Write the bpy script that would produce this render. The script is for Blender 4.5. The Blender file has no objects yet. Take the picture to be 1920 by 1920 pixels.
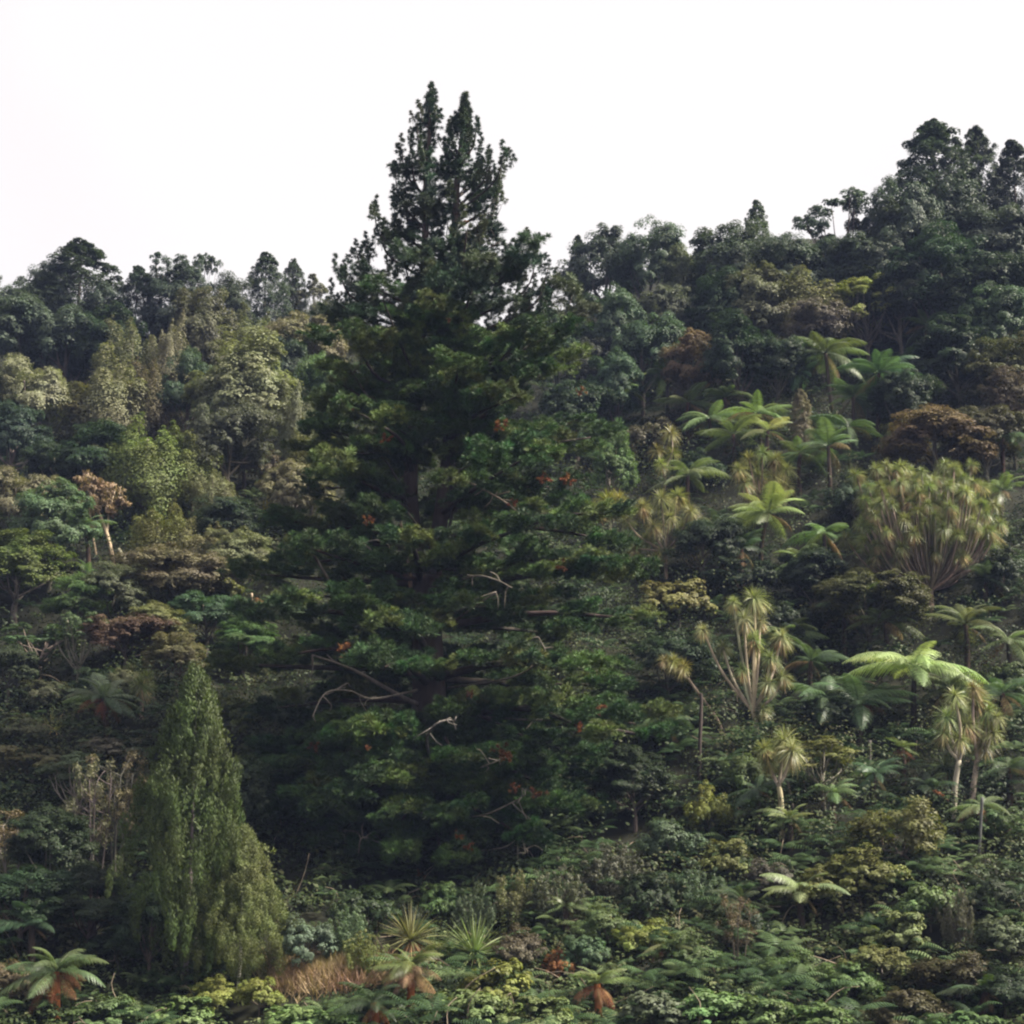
import bpy, math
import numpy as np
from mathutils import Vector, Matrix, Euler

# ------------------------------------------------------------------ camera, sky, sun, exposure
scene = bpy.context.scene
FOV, PITCH = math.radians(36.0), math.radians(11.5)
cam_d = bpy.data.cameras.new("camera")
cam = bpy.data.objects.new("camera", cam_d)
scene.collection.objects.link(cam)
cam_d.sensor_fit = 'HORIZONTAL'
cam_d.angle = FOV
cam_d.clip_end = 2000.0
cam.location = (0, 0, 0)
cam.rotation_euler = (math.radians(90) + PITCH, 0, 0)
scene.camera = cam

SUN = Vector((0.74, -0.14, 0.86)).normalized()
world = bpy.data.worlds.new("World")
scene.world = world
world.use_nodes = True
wn, wl = world.node_tree.nodes, world.node_tree.links
wn.clear()
sky = wn.new("ShaderNodeTexSky")
sky.sky_type = 'NISHITA'
sky.sun_disc = False
sky.sun_elevation = math.asin(SUN.z)
sky.sun_rotation = math.atan2(SUN.x, SUN.y)
sky.dust_density = 4.0
mixc = wn.new("ShaderNodeMix"); mixc.data_type = 'RGBA'
mixc.inputs[0].default_value = 0.93           # a closed veil of pale cloud over the blue

bgn = wn.new("ShaderNodeBackground"); bgn.inputs[1].default_value = 0.05
wo = wn.new("ShaderNodeOutputWorld")
wtc = wn.new("ShaderNodeTexCoord"); wnz = wn.new("ShaderNodeTexNoise"); wnz.inputs["Scale"].default_value = 1.6; wnz.inputs["Detail"].default_value = 3
wcr = wn.new("ShaderNodeValToRGB"); we = wcr.color_ramp.elements     # soft cloud tones, cream to faint lavender
we[0].position = .36; we[0].color = (.88, .845, .88, 1); we[1].position = .62; we[1].color = (1.06, 1.035, 1.0, 1)
wmu = wn.new("ShaderNodeMix"); wmu.data_type = 'RGBA'; wmu.blend_type = 'MULTIPLY'; wmu.inputs[0].default_value = 1; wmu.inputs[7].default_value = (3.98, 3.87, 3.88, 1)
wl.new(wtc.outputs["Generated"], wnz.inputs["Vector"]); wl.new(wnz.outputs[0], wcr.inputs[0]); wl.new(wcr.outputs[0], wmu.inputs[6]); wl.new(wmu.outputs[2], mixc.inputs[7])
wl.new(sky.outputs[0], mixc.inputs[6]); wl.new(mixc.outputs[2], bgn.inputs[0]); wl.new(bgn.outputs[0], wo.inputs[0])

sun_d = bpy.data.lights.new("sun", 'SUN')
sun_d.energy = 2.7
sun_d.angle = math.radians(13)
sun_d.color = (1.0, 0.925, 0.79)
sun = bpy.data.objects.new("sun", sun_d)
scene.collection.objects.link(sun)
sun.rotation_euler = SUN.to_track_quat('Z', 'Y').to_euler()

vs = scene.view_settings
vs.view_transform = 'Standard'; vs.look = 'None'; vs.exposure = 2.38; vs.gamma = 1.0; vs.use_curve_mapping = False
cy = scene.cycles
cy.max_bounces = 4; cy.diffuse_bounces = 1; cy.glossy_bounces = 1; cy.transmission_bounces = 3
cy.volume_bounces = 0; cy.transparent_max_bounces = 4
cy.use_denoising = True
cy.denoiser = 'OPENIMAGEDENOISE'
cy.filter_width = 2.2                          # soft lens of a small film camera
cy.sample_clamp_indirect = 4.0

# ------------------------------------------------------------------ projection and terrain
F = 960.0 / math.tan(FOV / 2)
CP, SP = math.cos(PITCH), math.sin(PITCH)
def sst(a, b, x):
    t = np.clip((x - a) / (b - a), 0, 1); return t * t * (3 - 2 * t)
def spl(t, k): return k * np.logaddexp(0, t / k)
def hz(x, y):
    s = 0.635 + 0.14 * sst(-8, 28, x)
    yr = 146 - 4 * sst(-10, 25, x)
    z = -8.4 + 0.40 * spl(y - 48, 4) + (s - 0.40) * spl(y - 63, 5) - (s + 0.35) * spl(y - yr, 5)
    z = z + 0.7 * np.sin(x * .21 + 1.3) * np.sin(y * .17 + x * .05) + .35 * np.sin(x * .55 + y * .31)
    return np.maximum(z + 6.8 * (1 - sst(4, 26, y)), -20.0)
def ray(px, py):
    a = (px - 960) / F; b = (960 - py) / F
    return a, CP - b * SP, SP + b * CP
def hit(px, py):
    d = ray(px, py)
    Y = np.arange(40, 152, .1)
    t = Y / d[1]
    below = d[2] * t < hz(d[0] * t, Y)
    i = int(np.argmax(below)) if below.any() else int(np.argmin(d[2] * t - hz(d[0] * t, Y)))
    y = float(Y[i]); x = float(d[0] * t[i])
    return Vector((x, y, float(hz(x, y))))
def at(px, py, Y):
    d = ray(px, py); t = Y / d[1]
    return Vector((d[0] * t, Y, d[2] * t))
def ppm(Y): return F / (Y * 1.01)

# ------------------------------------------------------------------ mesh helpers
COL = scene.collection
def nrm(v): return v / np.maximum(np.linalg.norm(v, axis=-1, keepdims=True), 1e-9)
def rdir(r, n): return nrm(r.normal(size=(n, 3)))
def mesh(name, parts, mat, smooth=False):
    """parts: list of (V (n,3), Q (m,4) or None, T (k,3) or None, tint (n,))"""
    V, Q, T, C = [], [], [], []
    o = 0
    for v, q, t, c in parts:
        V.append(v); C.append(np.broadcast_to(np.asarray(c, dtype=np.float32), (len(v),)))
        if q is not None and len(q): Q.append(q + o)
        if t is not None and len(t): T.append(t + o)
        o += len(v)
    V = np.concatenate(V).astype(np.float32); C = np.concatenate(C).astype(np.float32)
    Q = np.concatenate(Q) if Q else np.zeros((0, 4), int)
    T = np.concatenate(T) if T else np.zeros((0, 3), int)
    m = bpy.data.meshes.new(name)
    m.vertices.add(len(V)); m.vertices.foreach_set("co", V.ravel())
    nl = len(Q) * 4 + len(T) * 3
    m.loops.add(nl); m.loops.foreach_set("vertex_index", np.concatenate([Q.ravel(), T.ravel()]).astype(np.int32))
    m.polygons.add(len(Q) + len(T))
    ls = np.concatenate([np.arange(len(Q)) * 4, len(Q) * 4 + np.arange(len(T)) * 3]).astype(np.int32)
    m.polygons.foreach_set("loop_start", ls)
    if smooth: m.polygons.foreach_set("use_smooth", np.ones(len(ls), dtype=bool))
    a = m.attributes.new("tint", 'FLOAT', 'POINT'); a.data.foreach_set("value", C)
    m.materials.append(mat)
    m.update(calc_edges=True)
    return m
def obj(name, me, parent=None, loc=(0, 0, 0), rot=(0, 0, 0), scale=(1, 1, 1), col=None):
    o = bpy.data.objects.new(name, me)
    COL.objects.link(o)
    o.location = loc; o.rotation_euler = rot; o.scale = scale
    if parent is not None: o.parent = parent
    if col is not None: o.color = (*col, 1)
    return o
def thing(name, label, cat, loc, group=None):
    o = bpy.data.objects.new(name, None); COL.objects.link(o)
    o.empty_display_size = 0.3
    o.location = loc; o['label'] = label; o['category'] = cat
    if group: o['group'] = group
    return o
def tube(pts, rad, n=6, tint=.5):
    P = np.array([tuple(p) for p in pts], float); k = len(P)
    R = np.broadcast_to(np.asarray(rad, float), (k,))
    T = np.gradient(P, axis=0); T = nrm(T)
    u = np.cross(T[0], [0.3, 1, 0.1]); u = u / np.linalg.norm(u)
    V = []
    an = np.arange(n) * 2 * math.pi / n
    for i in range(k):
        u = u - T[i] * np.dot(u, T[i]); u /= np.linalg.norm(u)
        w = np.cross(T[i], u)
        V.append(P[i] + R[i] * (np.cos(an)[:, None] * u + np.sin(an)[:, None] * w))
    V = np.concatenate(V)
    i, j = np.meshgrid(np.arange(k - 1), np.arange(n), indexing='ij'); i = i.ravel(); j = j.ravel()
    Q = np.stack([i * n + j, i * n + (j + 1) % n, (i + 1) * n + (j + 1) % n, (i + 1) * n + j], 1)
    cap = len(V); V = np.concatenate([V, P[-1:]])
    b = (k - 1) * n
    Tt = np.stack([b + np.arange(n), b + (np.arange(n) + 1) % n, np.full(n, cap)], 1)
    return V, Q, Tt, tint
def curve(ctrl, k):
    """smooth polyline through control points (Catmull-Rom)"""
    C = np.array([tuple(c) for c in ctrl], float)
    if len(C) == 2: return C[0] + (C[1] - C[0]) * np.linspace(0, 1, k)[:, None]
    E = np.concatenate([[2 * C[0] - C[1]], C, [2 * C[-1] - C[-2]]])
    out = []
    for t in np.linspace(0, len(C) - 1 - 1e-6, k):
        i = int(t); f = t - i
        p0, p1, p2, p3 = E[i:i + 4]
        out.append(.5 * ((2 * p1) + (p2 - p0) * f + (2 * p0 - 5 * p1 + 4 * p2 - p3) * f * f + (3 * p1 - p0 - 3 * p2 + p3) * f ** 3))
    return np.array(out)
def leafq(C, N, A, L, W, tint, fold=.18):
    """diamond leaves: centre, normal, long axis"""
    B = np.cross(N, A)
    L = np.broadcast_to(np.asarray(L, float), (len(C),))[:, None]; W = np.broadcast_to(np.asarray(W, float), (len(C),))[:, None]
    V = np.stack([C - A * L * .5, C + B * W * .5 + N * W * fold - A * L * .08, C + A * L * .5 - N * L * .08, C - B * W * .5 + N * W * fold - A * L * .08], 1).reshape(-1, 3)
    Q = np.arange(len(C) * 4).reshape(-1, 4)
    return V, Q, None, np.repeat(np.broadcast_to(tint, (len(C),)), 4)
def cloud(r, C, R, n, L, W, up=.55, droop=0., outw=1., shell=.45, rise=0., lo=.35, jit=.16, big=None):
    """n leaves on each ellipsoid"""
    C = np.asarray(C, float); R = np.asarray(R, float)
    if R.ndim == 1: R = np.repeat(R[:, None], 3, 1)
    K = len(C); m = K * n
    d = rdir(r, m)
    fl = (d[:, 2] < -.15) & (r.random(m) > lo); d[fl, 2] *= -1
    pos = np.repeat(C, n, 0) + np.repeat(R, n, 0) * d * (1 - shell * r.random(m) ** 1.6)[:, None]
    N = outw * d + np.array([0, 0, up]) + .5 * rdir(r, m)
    if big is not None: N = N + .8 * np.repeat(big, n, 0)
    N = nrm(N)
    A = nrm(np.cross(N, rdir(r, m))) + np.array([0, 0, rise - droop])
    A = nrm(A); N = nrm(N - A * np.sum(N * A, 1, keepdims=True))
    tint = np.clip(.5 + np.repeat(r.normal(size=K) * .14, n) + r.normal(size=m) * jit, 0, 1)
    s = .7 + .6 * r.random(m)
    return leafq(pos, N, A, L * s, W * s, tint)

# ------------------------------------------------------------------ materials
def nodes(name):
    m = bpy.data.materials.new(name); m.use_nodes = True
    t = m.node_tree; t.nodes.clear()
    return m, t.nodes, t.links
def foliage_mat(name, transl=.28, rough=.55, spec=.25, lo=.55, hi=1.5, warm=.22, nscale=.55):
    m, n, l = nodes(name)
    oi = n.new("ShaderNodeObjectInfo"); at_ = n.new("ShaderNodeAttribute"); at_.attribute_name = "tint"
    mr = n.new("ShaderNodeMapRange"); mr.inputs[3].default_value = lo; mr.inputs[4].default_value = hi
    l.new(at_.outputs["Fac"], mr.inputs[0])
    tc = n.new("ShaderNodeTexCoord"); nz = n.new("ShaderNodeTexNoise"); nz.inputs["Scale"].default_value = nscale; nz.inputs["Detail"].default_value = 3
    l.new(tc.outputs["Object"], nz.inputs["Vector"])
    hue = n.new("ShaderNodeMapRange"); hue.inputs[1].default_value = .3; hue.inputs[2].default_value = .7
    hue.inputs[3].default_value = .5 - .1 * warm; hue.inputs[4].default_value = .5 + .1 * warm
    l.new(nz.outputs[0], hue.inputs[0])
    val = n.new("ShaderNodeMapRange"); val.inputs[1].default_value = .3; val.inputs[2].default_value = .7; val.inputs[3].default_value = .8; val.inputs[4].default_value = 1.22
    l.new(nz.outputs[0], val.inputs[0])
    mul = n.new("ShaderNodeMath"); mul.operation = 'MULTIPLY'; l.new(mr.outputs[0], mul.inputs[0]); l.new(val.outputs[0], mul.inputs[1])
    hs = n.new("ShaderNodeHueSaturation"); l.new(hue.outputs[0], hs.inputs["Hue"]); l.new(mul.outputs[0], hs.inputs["Value"]); l.new(oi.outputs["Color"], hs.inputs["Color"])
    pb = n.new("ShaderNodeBsdfPrincipled"); pb.inputs["Roughness"].default_value = rough
    pb.inputs["Specular IOR Level"].default_value = spec
    l.new(hs.outputs[0], pb.inputs["Base Color"])
    tr = n.new("ShaderNodeBsdfTranslucent")
    tm = n.new("ShaderNodeMix"); tm.data_type = 'RGBA'; tm.blend_type = 'MULTIPLY'; tm.inputs[0].default_value = 1
    tm.inputs[7].default_value = (1.15, 1.25, .6, 1); l.new(hs.outputs[0], tm.inputs[6]); l.new(tm.outputs[2], tr.inputs[0])
    mx = n.new("ShaderNodeMixShader"); mx.inputs[0].default_value = transl
    l.new(pb.outputs[0], mx.inputs[1]); l.new(tr.outputs[0], mx.inputs[2])
    o = n.new("ShaderNodeOutputMaterial"); l.new(mx.outputs[0], o.inputs[0])
    return m
def bark_mat(name, scale=4., stretch=.22):
    m, n, l = nodes(name)
    oi = n.new("ShaderNodeObjectInfo"); tc = n.new("ShaderNodeTexCoord"); mp = n.new("ShaderNodeMapping"); mp.inputs["Scale"].default_value = (1, 1, stretch)
    nz = n.new("ShaderNodeTexNoise"); nz.inputs["Scale"].default_value = scale; nz.inputs["Detail"].default_value = 6; nz.inputs["Roughness"].default_value = .65
    l.new(tc.outputs["Object"], mp.inputs[0]); l.new(mp.outputs[0], nz.inputs["Vector"])
    mr = n.new("ShaderNodeMapRange"); mr.inputs[1].default_value = .3; mr.inputs[2].default_value = .7; mr.inputs[3].default_value = .45; mr.inputs[4].default_value = 1.5
    l.new(nz.outputs[0], mr.inputs[0])
    hs = n.new("ShaderNodeHueSaturation"); l.new(mr.outputs[0], hs.inputs["Value"]); l.new(oi.outputs["Color"], hs.inputs["Color"])
    bp = n.new("ShaderNodeBump"); bp.inputs["Strength"].default_value = .7; bp.inputs["Distance"].default_value = .05; l.new(nz.outputs[0], bp.inputs["Height"])
    pb = n.new("ShaderNodeBsdfPrincipled"); pb.inputs["Roughness"].default_value = .9; pb.inputs["Specular IOR Level"].default_value = .15
    l.new(hs.outputs[0], pb.inputs["Base Color"]); l.new(bp.outputs[0], pb.inputs["Normal"])
    o = n.new("ShaderNodeOutputMaterial"); l.new(pb.outputs[0], o.inputs[0])
    return m
def ramp_mat(name, cols, scale, rough=.9, attr=False, transl=0.):
    m, n, l = nodes(name)
    tc = n.new("ShaderNodeTexCoord"); nz = n.new("ShaderNodeTexNoise"); nz.inputs["Scale"].default_value = scale; nz.inputs["Detail"].default_value = 5
    l.new(tc.outputs["Object"], nz.inputs["Vector"])
    cr = n.new("ShaderNodeValToRGB"); e = cr.color_ramp.elements
    while len(e) < len(cols): e.new(.5)
    for i, c in enumerate(cols):
        e[i].position = .28 + .44 * i / (len(cols) - 1); e[i].color = (*c, 1)
    src = cr.outputs[0]
    if attr:
        at_ = n.new("ShaderNodeAttribute"); at_.attribute_name = "tint"
        ma = n.new("ShaderNodeMath"); ma.operation = 'MULTIPLY_ADD'; ma.inputs[1].default_value = .55; l.new(at_.outputs["Fac"], ma.inputs[0])
        m2 = n.new("ShaderNodeMath"); m2.operation = 'SUBTRACT'; m2.inputs[1].default_value = .275; l.new(nz.outputs[0], m2.inputs[0]); l.new(m2.outputs[0], ma.inputs[2])
        l.new(ma.outputs[0], cr.inputs[0])
    else:
        l.new(nz.outputs[0], cr.inputs[0])
    pb = n.new("ShaderNodeBsdfPrincipled"); pb.inputs["Roughness"].default_value = rough; pb.inputs["Specular IOR Level"].default_value = .2
    l.new(src, pb.inputs["Base Color"])
    o = n.new("ShaderNodeOutputMaterial")
    if transl:
        tr = n.new("ShaderNodeBsdfTranslucent"); l.new(src, tr.inputs[0])
        mx = n.new("ShaderNodeMixShader"); mx.inputs[0].default_value = transl
        l.new(pb.outputs[0], mx.inputs[1]); l.new(tr.outputs[0], mx.inputs[2]); l.new(mx.outputs[0], o.inputs[0])
    else: l.new(pb.outputs[0], o.inputs[0])
    return m
M_LEAF = foliage_mat("leaf")
M_NEEDLE = foliage_mat("pine_needle", transl=.08, rough=.5, warm=.3, nscale=.9)
M_FROND = foliage_mat("fern_frond", transl=.3, rough=.42, spec=.4, lo=.75, hi=1.25, warm=.15)
M_SWORD = foliage_mat("sword_leaf", transl=.22, rough=.4, spec=.4, lo=.55, hi=1.5, warm=.3, nscale=1.5)
M_DEAD = foliage_mat("dead_leaf", transl=.12, rough=.85, spec=.1, lo=.5, hi=1.5, warm=.25, nscale=2.)
M_BARK = bark_mat("bark")
M_PINEBARK = bark_mat("pine_bark", 2.6, .3)
M_UNDER = ramp_mat("undergrowth_leaf", [(.012, .021, .008), (.024, .04, .014), (.05, .066, .022), (.058, .056, .024)], .18, .6, True, .2)  # shade of the gaps between plants put into these dark colours
M_COVER = ramp_mat("ground_cover_leaf", [(.035, .06, .022), (.07, .105, .04), (.12, .155, .065), (.16, .17, .085)], .5, .5, True, .25)
M_GROUND = ramp_mat("leaf_litter", [(.008, .009, .005), (.014, .015, .008), (.02, .02, .01)], 1.3)
M_GRASS = foliage_mat("dry_grass_blade", transl=.3, rough=.7, warm=.3)

# ------------------------------------------------------------------ ground and air
xs = np.concatenate([np.arange(-400, -60, 20), np.arange(-60, 60, 1.5), np.arange(60, 401, 20)])
ys = np.concatenate([np.arange(-300, -20, 20), np.arange(-20, 190, 1.5), np.arange(190, 901, 30)])
gx, gy = np.meshgrid(xs, ys, indexing='ij')
gv = np.stack([gx, gy, hz(gx, gy)], -1).reshape(-1, 3)
ii, jj = np.meshgrid(np.arange(len(xs) - 1), np.arange(len(ys) - 1), indexing='ij'); ii = ii.ravel(); jj = jj.ravel(); ny = len(ys)
gq = np.stack([ii * ny + jj, (ii + 1) * ny + jj, (ii + 1) * ny + jj + 1, ii * ny + jj + 1], 1)
g = obj("hillside_terrain", mesh("hillside_terrain", [(gv, gq, None, .5)], M_GROUND, True))
g['kind'] = 'structure'; g['label'] = 'steep forested hillside under the trees'

hb = [(-420, -320), (420, -320), (420, 920), (-420, 920)]
hv = np.array([(x, y, z) for z in (-21.5, 75.0) for x, y in hb], float)
hq = np.array([[0, 3, 2, 1], [4, 5, 6, 7], [0, 1, 5, 4], [1, 2, 6, 5], [2, 3, 7, 6], [3, 0, 4, 7]])
hm, hn, hl = nodes("haze_air")
pv = hn.new("ShaderNodeVolumePrincipled"); pv.inputs["Color"].default_value = (.46, .58, 1, 1); pv.inputs["Density"].default_value = .00021
ho = hn.new("ShaderNodeOutputMaterial"); hl.new(pv.outputs[0], ho.inputs["Volume"])
h = obj("haze", mesh("haze", [(hv, hq, None, .5)], hm)); h['kind'] = 'stuff'; h['label'] = 'thin bluish haze over the valley'

# ------------------------------------------------------------------ tree crown library (metres, base at 0)
def hier(r, C, R, nsub, nleaf, L, W, sub=.42, crown=True, **k):
    C = np.asarray(C, float); R = np.asarray(R, float)
    if R.ndim == 1: R = np.stack([R, R, R * .8], 1)
    d = rdir(r, len(C) * nsub); fl = (d[:, 2] < -.2) & (r.random(len(d)) > .45); d[fl, 2] *= -1
    c2 = np.repeat(C, nsub, 0) + np.repeat(R, nsub, 0) * d * (.62 + .38 * r.random(len(d)))[:, None]
    r2 = np.repeat(R, nsub, 0) * sub * (.7 + .6 * r.random((len(d), 1)))
    ce = C.mean(0) * [1, 1, .8] if crown else np.repeat(C, nsub, 0)
    return cloud(r, c2, r2, nleaf, L, W, big=nrm(c2 - ce), **k)
def limbs(base_h, r0, tips, r, top=None, n=6, bow=.25):
    """trunk to top, limbs to tips"""
    out = []
    top = top if top is not None else np.array([0, 0, base_h * 1.8])
    tr = curve([(0, 0, -.6), (r.normal() * .12, r.normal() * .12, base_h * .5), (0, 0, base_h), top], 9)
    out.append(tube(tr, np.linspace(r0, r0 * .25, 9), n))
    for t in tips:
        t = np.asarray(t, float); f = r.uniform(.35, .85)
        p = tr[int(f * 8)]; mid = (p + t) / 2 + np.array([t[0] - p[0], t[1] - p[1], 0]) * bow * .5 + r.normal(size=3) * .15
        out.append(tube(curve([p, mid, t], 6), np.linspace(r0 * .45, r0 * .1, 6), 5))
    return out
def st_round(s):
    r = np.random.default_rng(100 + s); H, W = 8., 6.
    K = 36; d = rdir(r, K); d[:, 2] = np.abs(d[:, 2]) * 1.15 - .4; d = nrm(d)
    ph = r.random(3) * 6.3; az = np.arctan2(d[:, 1], d[:, 0])
    lob = 1 + .16 * np.sin(2 * az + ph[0]) + .12 * np.sin(3 * az + ph[1])
    C = d * np.array([W * .37, W * .37, H * .33]) * (lob * r.uniform(.7, 1.06, K))[:, None] + [0, 0, H * .56]
    R = r.uniform(.7, 1.2, K)
    lv = hier(r, C, R, 10, 78, .17, .09)
    tr = limbs(2.6, .2, C[::4] * [.85, .85, .97], r, C[int(np.argmax(C[:, 2]))] * [.5, .5, .9])
    return [lv], tr, H, W
def st_plume(s):
    r = np.random.default_rng(200 + s); H, W = 9., 4.4
    K = 13; P, Rr = [], []; tips = []
    for i in range(K):
        a = r.random() * 6.3; q = math.sqrt(r.random()) * W * .38
        top = H * (1 - .35 * (q / (W * .38)) ** 1.5) * r.uniform(.84, 1.0); bot = r.uniform(.1, .35) * H
        x, y = q * math.cos(a), q * math.sin(a); lx, ly = r.normal(size=2) * .35
        tips.append((x, y, bot + .5 * (top - bot)))
        for t in np.linspace(0, 1, 15):
            w = .62 * math.sin(math.pi * min(1, .12 + .88 * t) ** .8) ** .6 + .12
            P.append((x + lx * t + r.normal() * .3 * w, y + ly * t + r.normal() * .3 * w, bot + (top - bot - .3) * t))
            k = w * r.uniform(.7, 1.15); Rr.append((k, k, k * 1.1))
    lv = cloud(r, P, Rr, 100, .15, .065, up=.35, rise=.5, lo=.6, big=nrm(np.array(P) - [0, 0, H * .35]))
    tr = limbs(3., .16, tips[::2], r, np.array([0, 0, H * .7]))
    return [lv], tr, H, W
def st_cone(s):
    r = np.random.default_rng(300 + s); H, W = 11., 5.
    P, Rr = [], []
    for i in range(130):
        t = (i + .5) / 130
        a = i * 2.4 + r.normal() * .3; q = W * .46 * min(1., (1 - t) * 2.3) ** .6 * r.uniform(.5, 1.0)
        P.append((q * math.cos(a), q * math.sin(a), H * (.12 + .86 * t))); k = (.3 + .5 * min(1, (1 - t) * 2) ** .8) * r.uniform(.75, 1.15); Rr.append((k, k, k * .85))
    lv = hier(r, P, np.array(Rr), 5, 52, .18, .08, sub=.55, up=.5)
    tr = [tube(curve([(0, 0, -.6), (.05, 0, H * .4), (0, 0, H * .96)], 8), np.linspace(.22, .03, 8), 6)]
    return [lv], tr, H, W
def st_open(s):
    r = np.random.default_rng(400 + s); H, W = 9., 5.
    K = 15; d = rdir(r, K); d[:, 2] = np.abs(d[:, 2]) * 1.3 - .35
    C = nrm(d) * np.array([W * .42, W * .42, H * .3]) * r.uniform(.55, 1.1, (K, 1)) + [0, 0, H * .66]
    R = r.uniform(.45, .85, K)
    lv = hier(r, C, R, 9, 55, .18, .09, sub=.4)
    tr = limbs(3.4, .16, C, r, C[int(np.argmax(C[:, 2]))])
    return [lv], tr, H, W
def st_umbrella(s):
    r = np.random.default_rng(500 + s); H, W = 7., 6.
    P, Rr = [], []
    for i in range(22):
        a = i * 2.4 + r.normal() * .3; q = W * .42 * math.sqrt((i + .5) / 22)
        P.append((q * math.cos(a), q * math.sin(a), H * (.93 - .24 * (q / (W * .42)) ** 2) - (r.random() < .2) * 1.4)); k = r.uniform(.65, 1.05); Rr.append((k, k, k * .42))
    lv = hier(r, P, np.array(Rr), 8, 60, .15, .08, sub=.42, up=1.)
    tr = limbs(2.2, .17, np.array(P) - [0, 0, .2], r, np.array([.2, .1, H * .8]), bow=.5)
    return [lv], tr, H, W
def st_weep(s):
    r = np.random.default_rng(600 + s); H, W = 11., 5.
    P, Rr = [], []; 
    for i in range(150):
        t = ((i + .5) / 150) ** 1.05; a = i * 2.4 + r.normal() * .4
        prof = min(1., (1 - t) * 1.55) ** .85 * (.7 + .3 * min(1, t / .15))
        q = W * .5 * prof * r.uniform(.45, 1.02) * (1 + .2 * math.sin(3 * a + 9 * t + s) * math.sin(5 * t + s)); z = H * (.16 + .84 * t)
        ln = r.uniform(.8, 1.5) * (1 - .45 * t); k0 = r.uniform(.24, .5) * (1 - .3 * t)
        for u in np.linspace(0, 1, 6):
            qq = q + .28 * math.sin(u * 2.2)
            P.append((qq * math.cos(a) + r.normal() * .06, qq * math.sin(a) + r.normal() * .06, z - ln * u ** 1.3)); k = k0 * (1 - .55 * u); Rr.append((k, k, k * 1.5))
    lv = cloud(r, P, Rr, 66, .14, .036, up=.3, droop=1.2, lo=.7, big=nrm(np.array(P) * [1, 1, .3] - [0, 0, H * .1]))
    P2 = [(r.normal() * .32 * W * .3, r.normal() * .32 * W * .3, H * (.17 + .7 * r.random())) for i in range(70)]
    lv2 = cloud(r, P2, np.full(70, .6), 60, .2, .07, up=.3, droop=1.)
    tr = [tube(curve([(0, 0, -.6), (.06, 0, H * .4), (0, 0, H * .95)], 8), np.linspace(.12, .02, 8), 7)]
    return [lv, lv2], tr, H, W
def st_shrub(s, L=.13, W_=.07, K=18, nl=62, rs=1.):
    r = np.random.default_rng(700 + s); H, W = 3., 4.
    d = rdir(r, K); d[:, 2] = np.abs(d[:, 2])
    C = d * np.array([W * .36, W * .36, H * .52]) * r.uniform(.6, 1.05, (K, 1)) + [0, 0, H * .3]
    R = r.uniform(.4, .75, K) * rs
    lv = hier(r, C, R, 8, nl, L, W_)
    tr = limbs(.8, .07, C[::3], r, C[0] * .8, 5)
    return [lv], tr, H, W
def st_bigleaf(s): return st_shrub(s + 20, .24, .15, 16, 26)
def st_fine(s):
    r = np.random.default_rng(800 + s); H, W = 3., 3.6
    P, Rr, tips = [], [], []
    for i in range(34):
        a = r.random() * 6.3; q = math.sqrt(r.random()); top = H * (1 - .5 * q * q) * r.uniform(.72, 1.02)
        x, y = q * W * .42 * math.cos(a), q * W * .42 * math.sin(a); tips.append((x, y, top * .8))
        for t in np.linspace(.1, 1, 7):
            k = .26 * (1.25 - .8 * t) * r.uniform(.7, 1.2); f = .45 + .55 * t ** .7
            P.append((x * f + r.normal() * .08, y * f + r.normal() * .08, top * t)); Rr.append((k, k, k * 1.25))
    lv = cloud(r, P, Rr, 34, .16, .045, up=.3, rise=.9, lo=.6)
    tr = limbs(.7, .05, tips[::4], r, np.array([0, 0, 1.6]), 5)
    return [lv], tr, H, W
def st_twig(s):
    r = np.random.default_rng(900 + s); H, W = 5., 3.4
    tr = []; C = []
    for i in range(5):
        a = i * 1.26 + r.normal() * .4; q = r.uniform(.1, .32) * W
        c = curve([(q * .3 * math.cos(a), q * .3 * math.sin(a), -.4), (q * .6 * math.cos(a), q * .6 * math.sin(a), H * .4), (q * math.cos(a) + r.normal() * .2, q * math.sin(a) + r.normal() * .2, H * r.uniform(.8, .95))], 9)
        tr.append(tube(c, np.linspace(.075, .025, 9), 5))
        for k in range(7):
            p = c[r.integers(4, 9)]; e = p + np.array([r.normal() * .6, r.normal() * .6, r.uniform(.2, 1.)])
            tr.append(tube(curve([p, (p + e) / 2 + r.normal(size=3) * .1, e], 4), np.linspace(.028, .01, 4), 4)); C.append(e)
    lv = cloud(r, np.array(C), r.uniform(.25, .5, len(C)), 60, .16, .06, up=.4, rise=.6, shell=.9)
    return [lv], tr, H, W
STY = dict(round=(st_round, 5, 'broadleaf_tree', 'tree'), plume=(st_plume, 4, 'feathery_tree', 'tree'), cone=(st_cone, 3, 'conifer_tree', 'tree'),
           open=(st_open, 4, 'open_crowned_tree', 'tree'), umbrella=(st_umbrella, 3, 'flat_topped_tree', 'tree'), weep=(st_weep, 2, 'weeping_conifer_tree', 'tree'),
           shrub=(st_shrub, 4, 'shrub', 'shrub'), bigleaf=(st_bigleaf, 3, 'large_leaved_shrub', 'shrub'), fine=(st_fine, 3, 'feathery_shrub', 'shrub'), twig=(st_twig, 3, 'thin_stemmed_tree', 'tree'))
LIB = {}
def lib(style, v):
    k = (style, v)
    if k not in LIB:
        lv, tr, H, W = STY[style][0](v)
        LIB[k] = (mesh(style + "_crown", lv, M_LEAF), mesh(style + "_trunk", tr, M_BARK, True), H, W)
    return LIB[k]
RC = np.random.default_rng(7)
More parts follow.
